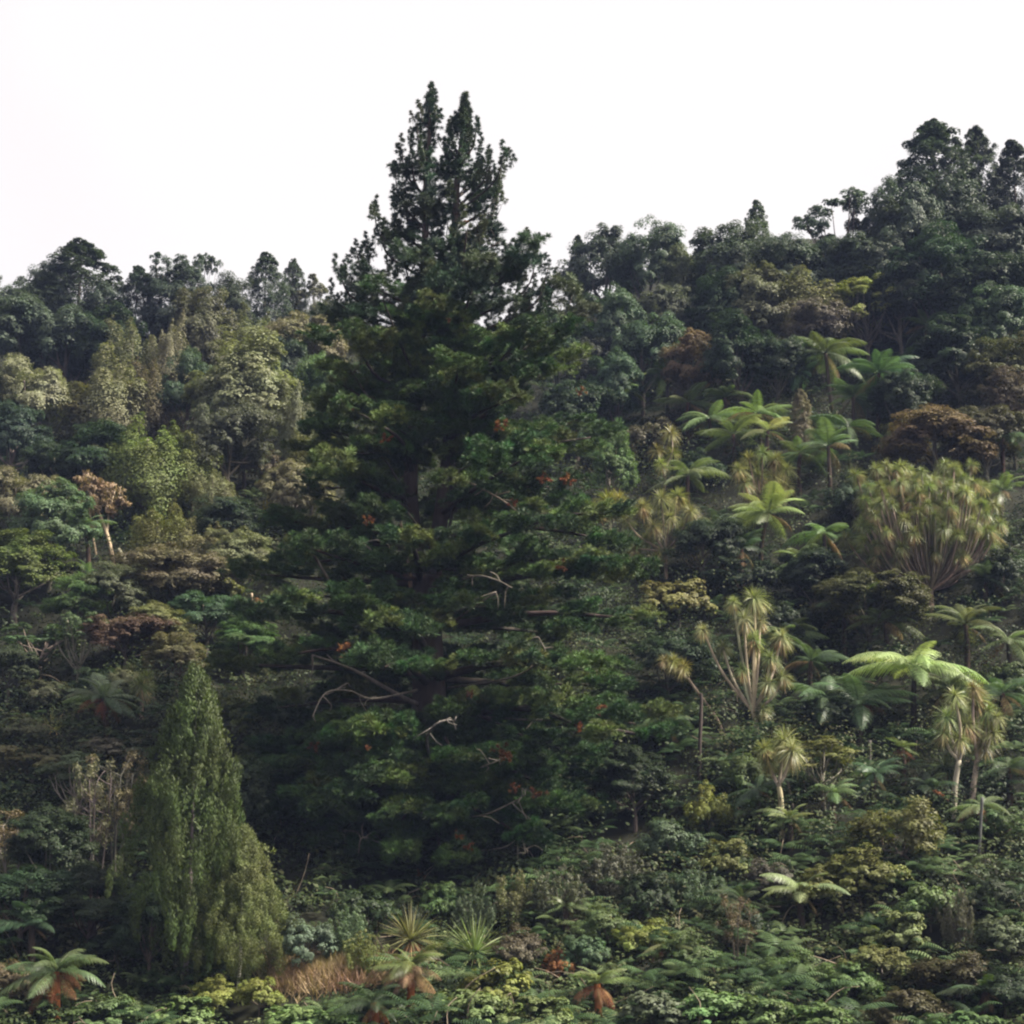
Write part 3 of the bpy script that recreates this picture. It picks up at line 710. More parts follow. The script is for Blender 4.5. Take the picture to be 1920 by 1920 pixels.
# ------------------------------------------------------------------ the catalogue of trees and shrubs
SKY_L = "trees along the skyline left of the pine"; SL_L = "trees on the slope left of the pine"; SKY_R = "trees along the skyline right of the pine"; SL_R = "trees on the slope right of the pine"; LOW = "shrubs along the foot of the slope"
TREES = [
 # skyline, left of the pine
 ('round', 12, 503, 720, 130, 'bg', "hazy rounded tree at the left end of the skyline", SKY_L),
 ('round', 78, 474, 730, 92, 'bg', "hazy ragged tree touching the left flank of the big pointed conifer", SKY_L),
 ('cone', 138, 450, 720, 165, 'bg', "broad pointed conifer, highest peak on the left skyline", SKY_L),
 ('round', 196, 512, 720, 90, 'bg', "low rounded skyline tree just right of the broad pointed conifer", SKY_L),
 ('cone', 248, 497, 720, 80, 'bg', "small pointed skyline tree in the dip between conifer and ragged crown", SKY_L),
 ('open', 300, 466, 720, 92, 'bg', "ragged open skyline tree with an upright dark left edge", SKY_L),
 ('round', 325, 500, 730, 110, 'bg', "dense crown filling in below the ragged open skyline tree", SKY_L),
 ('open', 368, 448, 720, 58, 'bg', "spindly skyline tree with a loose tuft at its very top", SKY_L),
 ('round', 425, 522, 720, 100, 'bg', "low skyline tree between the spindly tuft and the narrow knobbed tree", SKY_L),
 ('cone', 492, 473, 700, 84, 'bg', "narrow skyline tree with a knob-like head above its neighbours", SKY_L),
 ('cone', 545, 486, 700, 62, 'bg', "slender dark spire nearest the pine on the left skyline", SKY_L),
 ('open', 590, 508, 700, 80, 'gb', "loose pale-topped tree between slender spire and the pine", SKY_L),
 ('round', 625, 545, 730, 90, 'gb', "grey-green tree tucked behind the pine's upper left branches", SKY_L),
 # upper slope, west
 ('round', 30, 545, 770, 150, 'bg', "dark hazy tree below the skyline at the frame's left edge", SL_L),
 ('round', 115, 555, 790, 150, 'bg', "dark domed tree directly below the broad pointed conifer", SL_L),
 ('round', 190, 575, 790, 120, 'dg', "deep green tree in shade below the skyline dip", SL_L),
 ('plume', 240, 560, 830, 105, 'gg', "tall pale feathery tree with a blunt double top under the skyline", SL_L),
 ('plume', 312, 542, 830, 66, 'pl', "slim pale column of foliage standing under the ragged skyline crown", SL_L),
 ('round', 378, 550, 800, 120, 'gb', "brown-grey domed tree under the spindly skyline tuft", SL_L),
 ('plume', 470, 552, 780, 105, 'gg', "grey feathery tree below the narrow knobbed skyline tree", SL_L),
 ('round', 560, 566, 790, 130, 'gg', "pale grey dome close to the pine's left side, under the slender spire", SL_L),
 ('round', 520, 620, 820, 100, 'bg', "dark tree in the hollow between two pale domes beside the pine", SL_L),
 ('round', 45, 640, 880, 130, 'gg', "grey-green tree left of the small high tree fern", SL_L),
 ('plume', 195, 612, 900, 140, 'gg', "broad grey feathery crown, largest under the left skyline", SL_L),
 ('plume', 285, 640, 880, 90, 'gg', "grey feathery tree right of the broad feathery crown", SL_L),
 ('round', 345, 655, 860, 90, 'cg', "small dark green tree beside the high bright fern", SL_L),
 ('round', 450, 643, 900, 200, 'pl', "wide pale olive dome, palest crown on the left slope", SL_L),
 ('plume', 548, 672, 930, 66, 'pl', "pale column of foliage right of the wide olive dome", SL_L),
 ('plume', 585, 745, 1000, 86, 'og', "olive feathery tree brushing the pine's left branches", SL_L),
 ('round', 600, 650, 860, 90, 'mg', "green crown wedged against the pine below its left shoulder", SL_L),
 ('round', 15, 745, 930, 110, 'bg', "blue-green tree at the left edge beside the forked umbrella tree", SL_L),
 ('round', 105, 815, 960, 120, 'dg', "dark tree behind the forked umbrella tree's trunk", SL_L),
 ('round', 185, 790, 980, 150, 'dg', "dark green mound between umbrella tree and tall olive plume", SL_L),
 ('round', 165, 725, 890, 110, 'og', "olive crown in the middle of the left slope above the dark mound", SL_L),
 ('plume', 268, 745, 1010, 140, 'og', "tall olive feathery tree in the middle of the left slope", SL_L),
 ('plume', 355, 785, 990, 105, 'og', "olive feathery tree sloping down right of the tall olive plume", SL_L),
 ('round', 425, 735, 960, 130, 'gb', "grey tree with drooping skirts under the wide olive dome", SL_L),
 ('plume', 395, 850, 1010, 70, 'gg', "thin grey plume between two olive trees at mid slope", SL_L),
 ('shrub', 490, 825, 930, 105, 'br', "straw-tinted bushy crown left of the pine's middle branches", SL_L),
 ('round', 548, 855, 1030, 110, 'gg', "grey-green tree shaded by the pine's left middle branches", SL_L),
 ('round', 30, 850, 1060, 130, 'gg', "grey-green tree at the left edge below the umbrella tree", SL_L),
 ('round', 88, 905, 1110, 130, 'kg', "blue-tinged bushy tree left of the dead pale tree", SL_L),
 ('round', 28, 1000, 1170, 170, (.085, .098, .03), "yellow-green knobbly tree filling the left edge at mid height", SL_L),
 ('plume', 290, 920, 1100, 120, 'og', "olive plume right behind the dead pale tree", SL_L),
 ('plume', 368, 950, 1120, 100, 'gg', "grey plume left of the yellow-leaved bush", SL_L),
 ('round', 335, 1010, 1180, 160, 'gg', "broad grey-green tree below the fallen pale log", SL_L),
 ('round', 440, 985, 1140, 110, 'gg', "grey-green rounded tree between log and pine", SL_L),
 ('round', 425, 915, 1080, 110, 'dg', "dark shaded tree below the yellow-leaved bush", SL_L),
 ('round', 145, 1075, 1210, 100, 'mg', "green tree below the shadowy fern hollow", SL_L),
 ('round', 205, 1060, 1200, 110, 'kg', "blue-green tree between fallen log and fern hollow", SL_L),
 ('open', 74, 1165, 1275, 120, 'kg', "blue-green flat crowned tree on a pale stem at the lower left", SL_L, 'pb'),
 ('open', 142, 1140, 1300, 84, 'kg', "tall blue-green tree with several thin pale stems", SL_L, 'pb'),
 ('round', 232, 1140, 1260, 125, 'br', "brownish bushy tree above the rust-skirted ferns", SL_L),
 ('round', 290, 1125, 1240, 100, 'og', "olive tree right of the brownish bushy tree", SL_L),
 ('round', 385, 1090, 1230, 110, 'cg', "green tree behind the pale stumps", SL_L),
 ('round', 460, 1160, 1270, 110, 'mg', "green shrubby tree at the foot of the pale stumps", SL_L),
 ('round', 330, 1190, 1300, 90, 'gg', "grey-green tree just above the top of the big weeping conifer", SL_L),
 ('round', 15, 1200, 1330, 100, 'dg', "dark green tree at the left edge beside the pale-stemmed tree", SL_L),
 ('shrub', 75, 1265, 1350, 130, (.085, .095, .045), "olive bush under the pale-stemmed flat tree", SL_L),
 ('shrub', 190, 1240, 1320, 110, 'dg', "dark bush behind the rust-skirted fern", SL_L),
 ('shrub', 230, 1235, 1330, 90, 'gg', "grey-green upright bush between small cabbage tree and stems", SL_L),
 ('shrub', 30, 1330, 1420, 130, (.085, .092, .045), "olive bush at the left edge below the pale yellow plant", SL_L),
 ('shrub', 215, 1375, 1440, 150, 'pl', "pale straw-coloured dry bush in front of the rust-skirted fern", SL_L),
 ('shrub', 60, 1385, 1480, 190, (.09, .092, .04), "wide olive-brown bush at the left, speckled with dead leaves", SL_L),
 ('shrub', 285, 1420, 1500, 130, 'do', "dull olive bush between dry bush and weeping conifer", SL_L),
 ('umbrella', 140, 1405, 1560, 110, 'kg', "dark blue-green flat crown over thin bare stems", SL_L, 'pb'),
 ('twig', 172, 1440, 1690, 100, 'gg', "thin-stemmed tree with bare pale trunks, left of weeping conifer", SL_L, 'tw'),
 ('twig', 222, 1430, 1670, 110, 'gg', "thin-stemmed tree touching the weeping conifer's left side", SL_L, 'tw'),
 ('twig', 25, 1540, 1690, 110, 'br', "twiggy grey-brown tree at the left edge, low down", SL_L, 'tw'),
 ('round', 90, 1500, 1720, 150, 'dg', "dark shaded tree behind the thin-stemmed trees", SL_L),
 ('round', 35, 1600, 1790, 170, 'dg', "dark bushy tree at the lower left edge", SL_L),
 ('round', 165, 1620, 1800, 150, 'dg', "dark bushy tree in front of the thin-stemmed trees", SL_L),
 ('round', 280, 1640, 1850, 130, 'dg', "shadowy blue-green tree under the big weeping conifer", SL_L),
 ('shrub', 215, 1720, 1830, 130, 'dg', "dark shrub above the foot of the lower left slope", SL_L),
 ('shrub', 420, 1290, 1400, 120, 'og', "dull olive shrub between weeping conifer and the pine's left skirt", SL_L),
 ('round', 450, 1390, 1620, 110, 'dg', "dark tree in the gap between weeping conifer and pine", SL_L),
 # skyline, right of the pine
 ('cone', 1086, 440, 620, 46, 'bg', "thin dark spire beside the pine's right shoulder", SKY_R),
 ('round', 1136, 424, 640, 140, 'bg', "domed skyline tree with flat leafy layers right of the pine", SKY_R),
 ('round', 1220, 396, 640, 125, 'cg', "tall green skyline tree, highest between pine and right-hand hill", SKY_R),
 ('round', 1285, 462, 650, 76, 'gb', "grey rounded tree in the skyline notch", SKY_R),
 ('round', 1385, 428, 650, 165, 'bg', "dark domed skyline tree under the lone pointed tip", SKY_R),
 ('cone', 1425, 375, 600, 58, 'bg', "lone pointed tip poking above the dark domed skyline tree", SKY_R),
 ('round', 1488, 430, 660, 140, 'bg', "flat-topped dark skyline tree left of the pear-shaped open tree", SKY_R),
 ('open', 1580, 342, 620, 130, 'bg', "pear-shaped open tree standing alone on the skyline", SKY_R),
 ('round', 1640, 395, 600, 90, 'bg', "low skyline tree below the right-hand conifers", SKY_R),
 ('round', 1705, 285, 620, 110, 'bg', "hazy shoulder tree left of the tallest right-hand conifer", SKY_R),
 ('cone', 1768, 226, 600, 180, 'bg', "tallest broad conifer on the right-hand skyline", SKY_R),
 ('cone', 1853, 236, 600, 110, 'bg', "second conifer, slimmer, right of the tallest skyline conifer", SKY_R),
 ('cone', 1920, 262, 600, 110, 'bg', "dark conifer cut by the right frame edge on the skyline", SKY_R),
 ('round', 1790, 328, 590, 110, 'gg', "pale rounded crown in front of the two skyline conifers", SKY_R),
 # upper slope, east
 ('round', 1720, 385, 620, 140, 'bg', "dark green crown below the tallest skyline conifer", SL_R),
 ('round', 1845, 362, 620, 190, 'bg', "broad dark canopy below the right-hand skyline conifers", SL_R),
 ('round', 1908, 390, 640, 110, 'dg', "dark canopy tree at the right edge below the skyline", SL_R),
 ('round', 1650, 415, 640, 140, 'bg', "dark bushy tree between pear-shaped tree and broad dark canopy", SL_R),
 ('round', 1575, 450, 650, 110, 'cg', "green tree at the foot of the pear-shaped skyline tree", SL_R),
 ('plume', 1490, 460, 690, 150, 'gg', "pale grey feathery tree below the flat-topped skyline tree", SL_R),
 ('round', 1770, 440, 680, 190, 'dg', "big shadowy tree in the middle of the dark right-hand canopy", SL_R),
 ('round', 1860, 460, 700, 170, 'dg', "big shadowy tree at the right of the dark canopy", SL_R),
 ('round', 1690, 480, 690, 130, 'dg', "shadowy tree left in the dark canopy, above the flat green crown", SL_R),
 ('umbrella', 1628, 518, 690, 120, 'yg', "flat crown with bright yellow-green top over a dark underside", SL_R),
 ('round', 1545, 545, 720, 110, 'bk', "twiggy grey-brown crown left of the bright flat crown", SL_R),
 ('round', 1420, 500, 720, 120, 'gg', "grey-green tree left of the pale feathery tree", SL_R),
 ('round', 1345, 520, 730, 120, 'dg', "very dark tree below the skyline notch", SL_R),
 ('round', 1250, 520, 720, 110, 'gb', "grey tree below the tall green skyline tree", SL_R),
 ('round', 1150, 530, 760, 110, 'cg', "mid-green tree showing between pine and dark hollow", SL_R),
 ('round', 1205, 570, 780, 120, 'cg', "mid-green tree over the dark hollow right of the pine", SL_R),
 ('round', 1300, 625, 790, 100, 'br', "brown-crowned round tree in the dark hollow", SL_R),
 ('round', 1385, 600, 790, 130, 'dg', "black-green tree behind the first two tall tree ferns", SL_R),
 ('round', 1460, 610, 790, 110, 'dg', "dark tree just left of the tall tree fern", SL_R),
 ('round', 1155, 650, 850, 90, 'cg', "green tree at the pine's right flank above the bright drooping fern", SL_R),
 ('cone', 1283, 685, 800, 44, 'bk', "small grey-brown pointed tree in front of the dark hollow", SL_R),
 ('cone', 1505, 728, 860, 40, 'pl', "small pale grey spire below the tall tree ferns", SL_R),
 ('round', 1870, 520, 740, 130, 'cg', "sunlit green tree near the right edge above the brownish shrubs", SL_R),
 ('round', 1800, 600, 790, 150, 'dg', "dark leafy tree right of the small high tree fern", SL_R),
 ('round', 1885, 640, 830, 130, 'do', "dull green tree at the right edge beneath the sunlit one", SL_R),
 ('round', 1700, 680, 850, 110, 'dg', "shaded tree behind the second tall tree fern", SL_R),
 ('round', 1760, 760, 940, 190, 'br', "olive-brown bushy tree behind the great fan-shaped cabbage tree", SL_R),
 ('round', 1855, 745, 920, 130, 'do', "brown-green tree right behind the fan-shaped cabbage tree", SL_R),
 ('round', 1905, 690, 880, 90, 'br', "brown-tinged tree at the right edge", SL_R),
 ('shrub', 1690, 780, 880, 90, 'og', "olive shrub behind the left top of the fan-shaped cabbage tree", SL_R),
 ('shrub', 1215, 775, 880, 110, 'br', "brown rounded shrub above the two-headed yellow cabbage tree", SL_R),
 ('shrub', 1310, 840, 930, 110, 'dg', "dark shrub below the row of flat bright ferns", SL_R),
 ('round', 1150, 810, 980, 70, 'mg', "green tree at the pine's right edge left of the brown shrub", SL_R),
 ('shrub', 1270, 1075, 1180, 170, 'og', "pale olive shrub at the pine's right edge below the cabbage cluster", SL_R),
 ('shrub', 1390, 1040, 1130, 150, 'dg', "dark shrub under the bright layered fern", SL_R),
 ('round', 1630, 1050, 1240, 170, 'do', "dull olive tree at the foot of the fan-shaped cabbage tree", SL_R),
 ('round', 1530, 1020, 1170, 120, 'dg', "dark tree left of the fan-shaped cabbage tree's foot", SL_R),
 ('shrub', 1480, 1110, 1230, 150, 'dg', "dark shrub behind the tall cabbage tree's top", SL_R),
 ('shrub', 1885, 1020, 1130, 120, 'dg', "dark shrub at the right edge beside the fan-shaped cabbage tree", SL_R),
 ('shrub', 1890, 1230, 1340, 120, 'mg', "green shrub at the right edge above the twin cabbage trees", SL_R),
 ('round', 1250, 1170, 1330, 120, 'dg', "dark green tree at the pine's right skirt above the leaning cabbage stem", SL_R),
 ('round', 1190, 1400, 1560, 130, 'dg', "black-green tree in shade right of the pine's lowest branches", SL_R),
 ('shrub', 1540, 1280, 1390, 150, 'dg', "dark shrub under the large bright fern's left side", SL_R),
 ('shrub', 1410, 1390, 1510, 130, 'mg', "grey-green shrub behind the forked cabbage tree", SL_R),
 ('open', 1545, 1372, 1520, 150, 'og', "wind-bent tree with pale crooked limbs and thin olive crown", SL_R, 'pb'),
 ('shrub', 1330, 1462, 1590, 90, 'yg', "bright yellow-green upright shrub right of the pine's foot", SL_R),
 ('shrub', 1370, 1560, 1660, 120, 'og', "olive shrub under the bright yellow-green upright shrub", SL_R),
 ('shrub', 1260, 1520, 1640, 130, 'kg', "blue-green shrub left of the bright yellow-green shrub", SL_R),
 ('shrub', 1690, 1480, 1640, 190, 'og', "large rounded olive-green shrub in front of the rust-skirted fern", SL_R),
 ('shrub', 1620, 1580, 1700, 170, 'og', "olive shrub overlapping the large rounded shrub", SL_R),
 ('shrub', 1870, 1500, 1600, 130, 'mg', "green shrub at the right edge below the twin cabbage trees", SL_R),
 ('round', 1045, 600, 800, 130, 'cg', "dark green tree half hidden behind the pine's right shoulder", SL_R),
 ('round', 1080, 700, 880, 120, 'dg', "dark tree half hidden behind the pine's right flank", SL_R),
 ('round', 1110, 620, 800, 90, 'bg', "blue-green tree just right of the pine's upper branches", SL_R),
 ('shrub', 1120, 780, 880, 110, 'cg', "green shrub behind the pine's right flank, above the broken stump", SL_R),
 ('round', 1320, 950, 1110, 110, 'dg', "dark tree behind the cluster-headed cabbage tree", SL_R),
 ('shrub', 1330, 1180, 1290, 130, 'dg', "dark shrub behind the tall cabbage tree's leaning arm", SL_R),
 ('shrub', 1600, 880, 990, 110, 'cg', "green shrub between thin-trunked fern and fan-shaped tree", SL_R),
 # foot of the slope
 ('fine', 1150, 1575, 1690, 150, 'gb', "grey-green feathery shrub at the pine's lower right edge", LOW),
 ('fine', 1045, 1610, 1740, 130, 'gb', "blue-grey feathery shrub below the pine's right skirt", LOW),
 ('fine', 960, 1625, 1740, 100, 'gg', "grey feathery shrub directly below the pine", LOW),
 ('shrub', 825, 1640, 1740, 90, 'mg', "bright green shrub directly under the pine's trunk", LOW),
 ('fine', 890, 1650, 1760, 90, 'kg', "blue-green feathery shrub behind the sword-leaved plants", LOW),
 ('shrub', 690, 1650, 1770, 130, 'dg', "dark shrub in the shade under the pine's left skirt", LOW),
 ('fine', 650, 1680, 1800, 110, 'kg', "blue-green feathery shrub above the dry grass", LOW),
 ('shrub', 575, 1700, 1830, 130, 'kg', "blue-green shrub between front weeping conifer and dry grass", LOW),
 ('fine', 685, 1740, 1830, 100, 'og', "olive tussocky shrub at the end of the dry grass", LOW),
 ('shrub', 405, 1826, 1915, 120, 'yg', "yellow-green bush at the foot of the pale conifer trunk", LOW),
 ('shrub', 485, 1822, 1910, 90, 'yg', "small yellow-green bush left of the dry grass", LOW),
 ('bigleaf', 340, 1860, 1950, 120, 'lg', "pale large-leaved bush at the bottom left of the conifer trunks", LOW),
 ('bigleaf', 190, 1860, 1950, 150, 'mg', "leafy green bush right of the rusty fern in the bottom left corner", LOW),
 ('shrub', 20, 1790, 1900, 110, 'br', "reddish-brown bush in the bottom left corner", LOW),
 ('bigleaf', 560, 1870, 1960, 140, 'lg', "large-leaved bush below the dry grass", LOW),
 ('bigleaf', 640, 1885, 1975, 120, 'mg', "leafy bush left of the fern with the shaggy brown skirt", LOW),
 ('shrub', 770, 1680, 1765, 80, 'dg', "dark shrub behind the first sword-leaved plant", LOW),
 ('bigleaf', 930, 1790, 1900, 140, 'yg', "yellow-green leafy bush right of the shaggy-skirted fern", LOW),
 ('bigleaf', 880, 1840, 1940, 140, 'lg', "light green leafy bush at the foot of the shaggy-skirted fern", LOW),
 ('bigleaf', 1000, 1860, 1960, 150, 'lg', "light green leafy bush left of the rust-skirted bottom fern", LOW),
 ('shrub', 970, 1730, 1830, 120, 'br', "mauve-brown bush right of the second sword-leaved plant", LOW),
 ('shrub', 1090, 1740, 1840, 100, 'kg', "blue-green bush right of the orange-leaved bush", LOW),
 ('shrub', 1140, 1690, 1790, 130, 'mg', "green bush below the grey-green feathery shrub", LOW),
 ('shrub', 1200, 1715, 1800, 120, 'yg', "yellow-green bush above the rust-leaved fern", LOW),
 ('shrub', 1290, 1740, 1850, 130, 'mg', "green bush right of the rust-leaved fern", LOW),
 ('bigleaf', 1230, 1850, 1950, 150, 'kg', "blue-green leafy bush at the bottom, between the two rusty ferns", LOW),
 ('bigleaf', 1340, 1840, 1940, 150, 'lg', "light leafy bush in the bottom centre-right tangle", LOW),
 ('bigleaf', 1430, 1860, 1960, 150, 'lg', "pale leafy bush right of the bottom tangle's centre", LOW),
 ('bigleaf', 1530, 1870, 1970, 160, 'mg', "green leafy bush at the bottom below the arching fern", LOW),
 ('fine', 1310, 1610, 1720, 130, 'kg', "blue-green feathery shrub below the olive shrub", LOW),
 ('shrub', 1215, 1620, 1730, 120, 'dg', "dark shrub right of the grey-green feathery shrub", LOW),
 ('shrub', 1400, 1690, 1800, 110, 'dg', "dark shrub beside the drooping brown-stemmed plant", LOW),
 ('twig', 1385, 1690, 1830, 70, 'br', "drooping brown-stemmed plant in the lower right scrub", LOW),
 ('shrub', 1450, 1600, 1700, 110, 'bk', "twiggy grey shrub at the foot of the forked cabbage tree", LOW),
 ('shrub', 1540, 1620, 1720, 140, 'og', "olive shrub above the arching fern of the lower right", LOW),
 ('bigleaf', 1745, 1640, 1750, 110, 'lg', "vine-covered bush with broad pale leaves on the right scrub", LOW),
 ('bigleaf', 1690, 1700, 1800, 120, 'lg', "leafy bush below the vine-covered bush", LOW),
 ('shrub', 1650, 1760, 1860, 150, 'og', "olive scrub bush in the lower right centre", LOW),
 ('fine', 1800, 1650, 1780, 80, 'gb', "grey spiky shrub with two tan stalks in the lower right", LOW),
 ('shrub', 1870, 1630, 1740, 130, 'dg', "dark shrub at the right edge above the lower ferns", LOW),
 ('bigleaf', 1890, 1710, 1810, 120, 'kg', "blue-green leafy bush at the right edge", LOW),
 ('shrub', 1790, 1770, 1880, 170, 'do', "rust-flecked dull shrub in the lower right", LOW),
 ('shrub', 1880, 1800, 1910, 150, 'dg', "dark shrub in the bottom right corner", LOW),
 ('shrub', 1700, 1840, 1950, 160, 'do', "shadowed shrub along the bottom, left of the corner", LOW),
 ('shrub', 1590, 1790, 1890, 120, 'mg', "mid-green bush below the arching fern", LOW),
 ('shrub', 1480, 1770, 1870, 120, 'mg', "mid-green bush left below the arching fern", LOW),
 ('bigleaf', 1810, 1880, 1980, 150, 'mg', "leafy bush on the bottom edge near the right corner", LOW),
]
for t in TREES:
    tree(t[0], t[1], t[2], t[3], t[4], t[5], t[6], t[8] if len(t) > 8 else 'bk', t[7])
# the two weeping conifers before the pine
tree('weep', 346, 1258, 1855, 205, (.052, .07, .02), "big weeping yellow-green conifer at the lower left, taller of the two", 'pb')
tree('weep', 447, 1552, 1862, 158, (.1, .122, .04), "small weeping conifer on a white trunk in front of the bigger one", 'wt')

# forked umbrella tree on the left slope, dead tree, log, stumps
tree('umbrella', 72, 730, 865, 135, 'og', "flat-crowned umbrella tree with forked pale trunk on the left slope", 'pb', SL_L)
rd = np.random.default_rng(3)
def sticks(name, label, cat, bx, by, lines, col, leaf=None):
    p = hit(bx, by); Y = p.y; o = thing(name, label, cat, p)
    for nm, pts, r0, r1, dep in lines:
        c = curve([np.array(at(x, y, Y + dep * i / max(1, len(pts) - 1)) - p) for i, (x, y) in enumerate(pts)], 5 * len(pts))
        obj(nm, mesh(name + "_" + nm, [tube(c, np.linspace(r0, r1, len(c)), 7)], M_BARK, True), o, col=jit(col, .12))
    if leaf:
        lc, blobs, ll = leaf
        Cc = np.array([np.array(at(x, y, Y - .2) - p) for x, y, _ in blobs]); Rr = np.array([s / ppm(Y) for _, _, s in blobs])
        obj("crown", mesh(name + "_crown", [hier(rd, Cc, Rr, 9, 24, ll, ll * .35, droop=.8)], M_LEAF), o, col=lc)
    return o
sticks("dead_tree", "dying pale tree with dead brown leaf skirts and leaning stems", "tree", 215, 1060,
       [("trunk", [(215, 1065), (200, 1000), (180, 950), (165, 915)], .14, .06, 0.), ("stem", [(200, 1000), (205, 960), (215, 920)], .08, .04, .4), ("stem", [(180, 1040), (172, 990), (168, 950)], .07, .04, -.4)], (.36, .29, .2),
       ((.2, .14, .09), [(162, 905, 26), (185, 920, 24), (215, 925, 26), (172, 950, 22), (200, 955, 20), (165, 985, 14), (228, 945, 14)], .3))
sticks("fallen_log", "pale broken trunk lying slantwise on the left slope", "log", 250, 1085, [("log", [(222, 1030), (240, 1058), (262, 1085)], .13, .16, -.5), ("stub", [(240, 1058), (252, 1062)], .05, .03, 0)], (.4, .36, .28))
sticks("dead_stump", "tall pale stump with a leafy top left of the pine", "stump", 434, 1172, [("trunk", [(434, 1175), (433, 1140), (434, 1108)], .1, .08, 0.)], (.46, .4, .28), ((.13, .14, .05), [(428, 1100, 14), (442, 1108, 12)], .3))
sticks("dead_stump", "short pale stump beside rusty ferns, closest to the pine", "stump", 472, 1158, [("trunk", [(472, 1160), (472, 1112)], .08, .06, 0.)], (.4, .33, .22), ((.22, .1, .04), [(478, 1135, 14), (462, 1142, 10)], .3))
sticks("bare_pole_trunk", "thin dark bare pole rising behind the leaning cabbage stem", "trunk", 1312, 1478, [("trunk", [(1309, 1480), (1312, 1400), (1315, 1320), (1314, 1300)], .09, .07, 0.)], (.05, .04, .035))
sticks("bare_pole_trunk", "short grey upright post left of the rust-skirted fern", "trunk", 1631, 1450, [("trunk", [(1630, 1455), (1631, 1388)], .09, .08, 0.)], (.14, .13, .12))
sticks("bare_pole_trunk", "thin grey stem standing among rusty fronds at the right", "trunk", 1836, 1625, [("trunk", [(1835, 1630), (1838, 1560), (1842, 1495)], .07, .06, 0.)], (.1, .09, .085))
sticks("bare_pole_trunk", "dark broken stump in shade at the pine's right edge", "trunk", 1142, 925, [("trunk", [(1142, 930), (1140, 880), (1136, 850)], .12, .07, 0.), ("stub", [(1142, 900), (1150, 870), (1149, 852)], .07, .05, 0.)], (.17, .14, .12))
sticks("crooked_stem", "crooked pale stem right of the forked cabbage trunk", "trunk", 1484, 1512, [("stem", [(1487, 1515), (1478, 1470), (1472, 1440), (1480, 1425)], .06, .045, 0.)], (.26, .23, .19))
tree('fine', 512, 903, 985, 42, 'ye', "bright yellow-leaved bush on the left slope near the pine", 'bk')
tree('shrub', 1046, 1775, 1850, 64, (.22, .11, .03), "orange-leaved bush at the foot of the slope", 'ru')
tree('fine', 1140, 1712, 1752, 30, (.36, .18, .04), "small ochre tuft above the orange-leaved bush", 'ru')

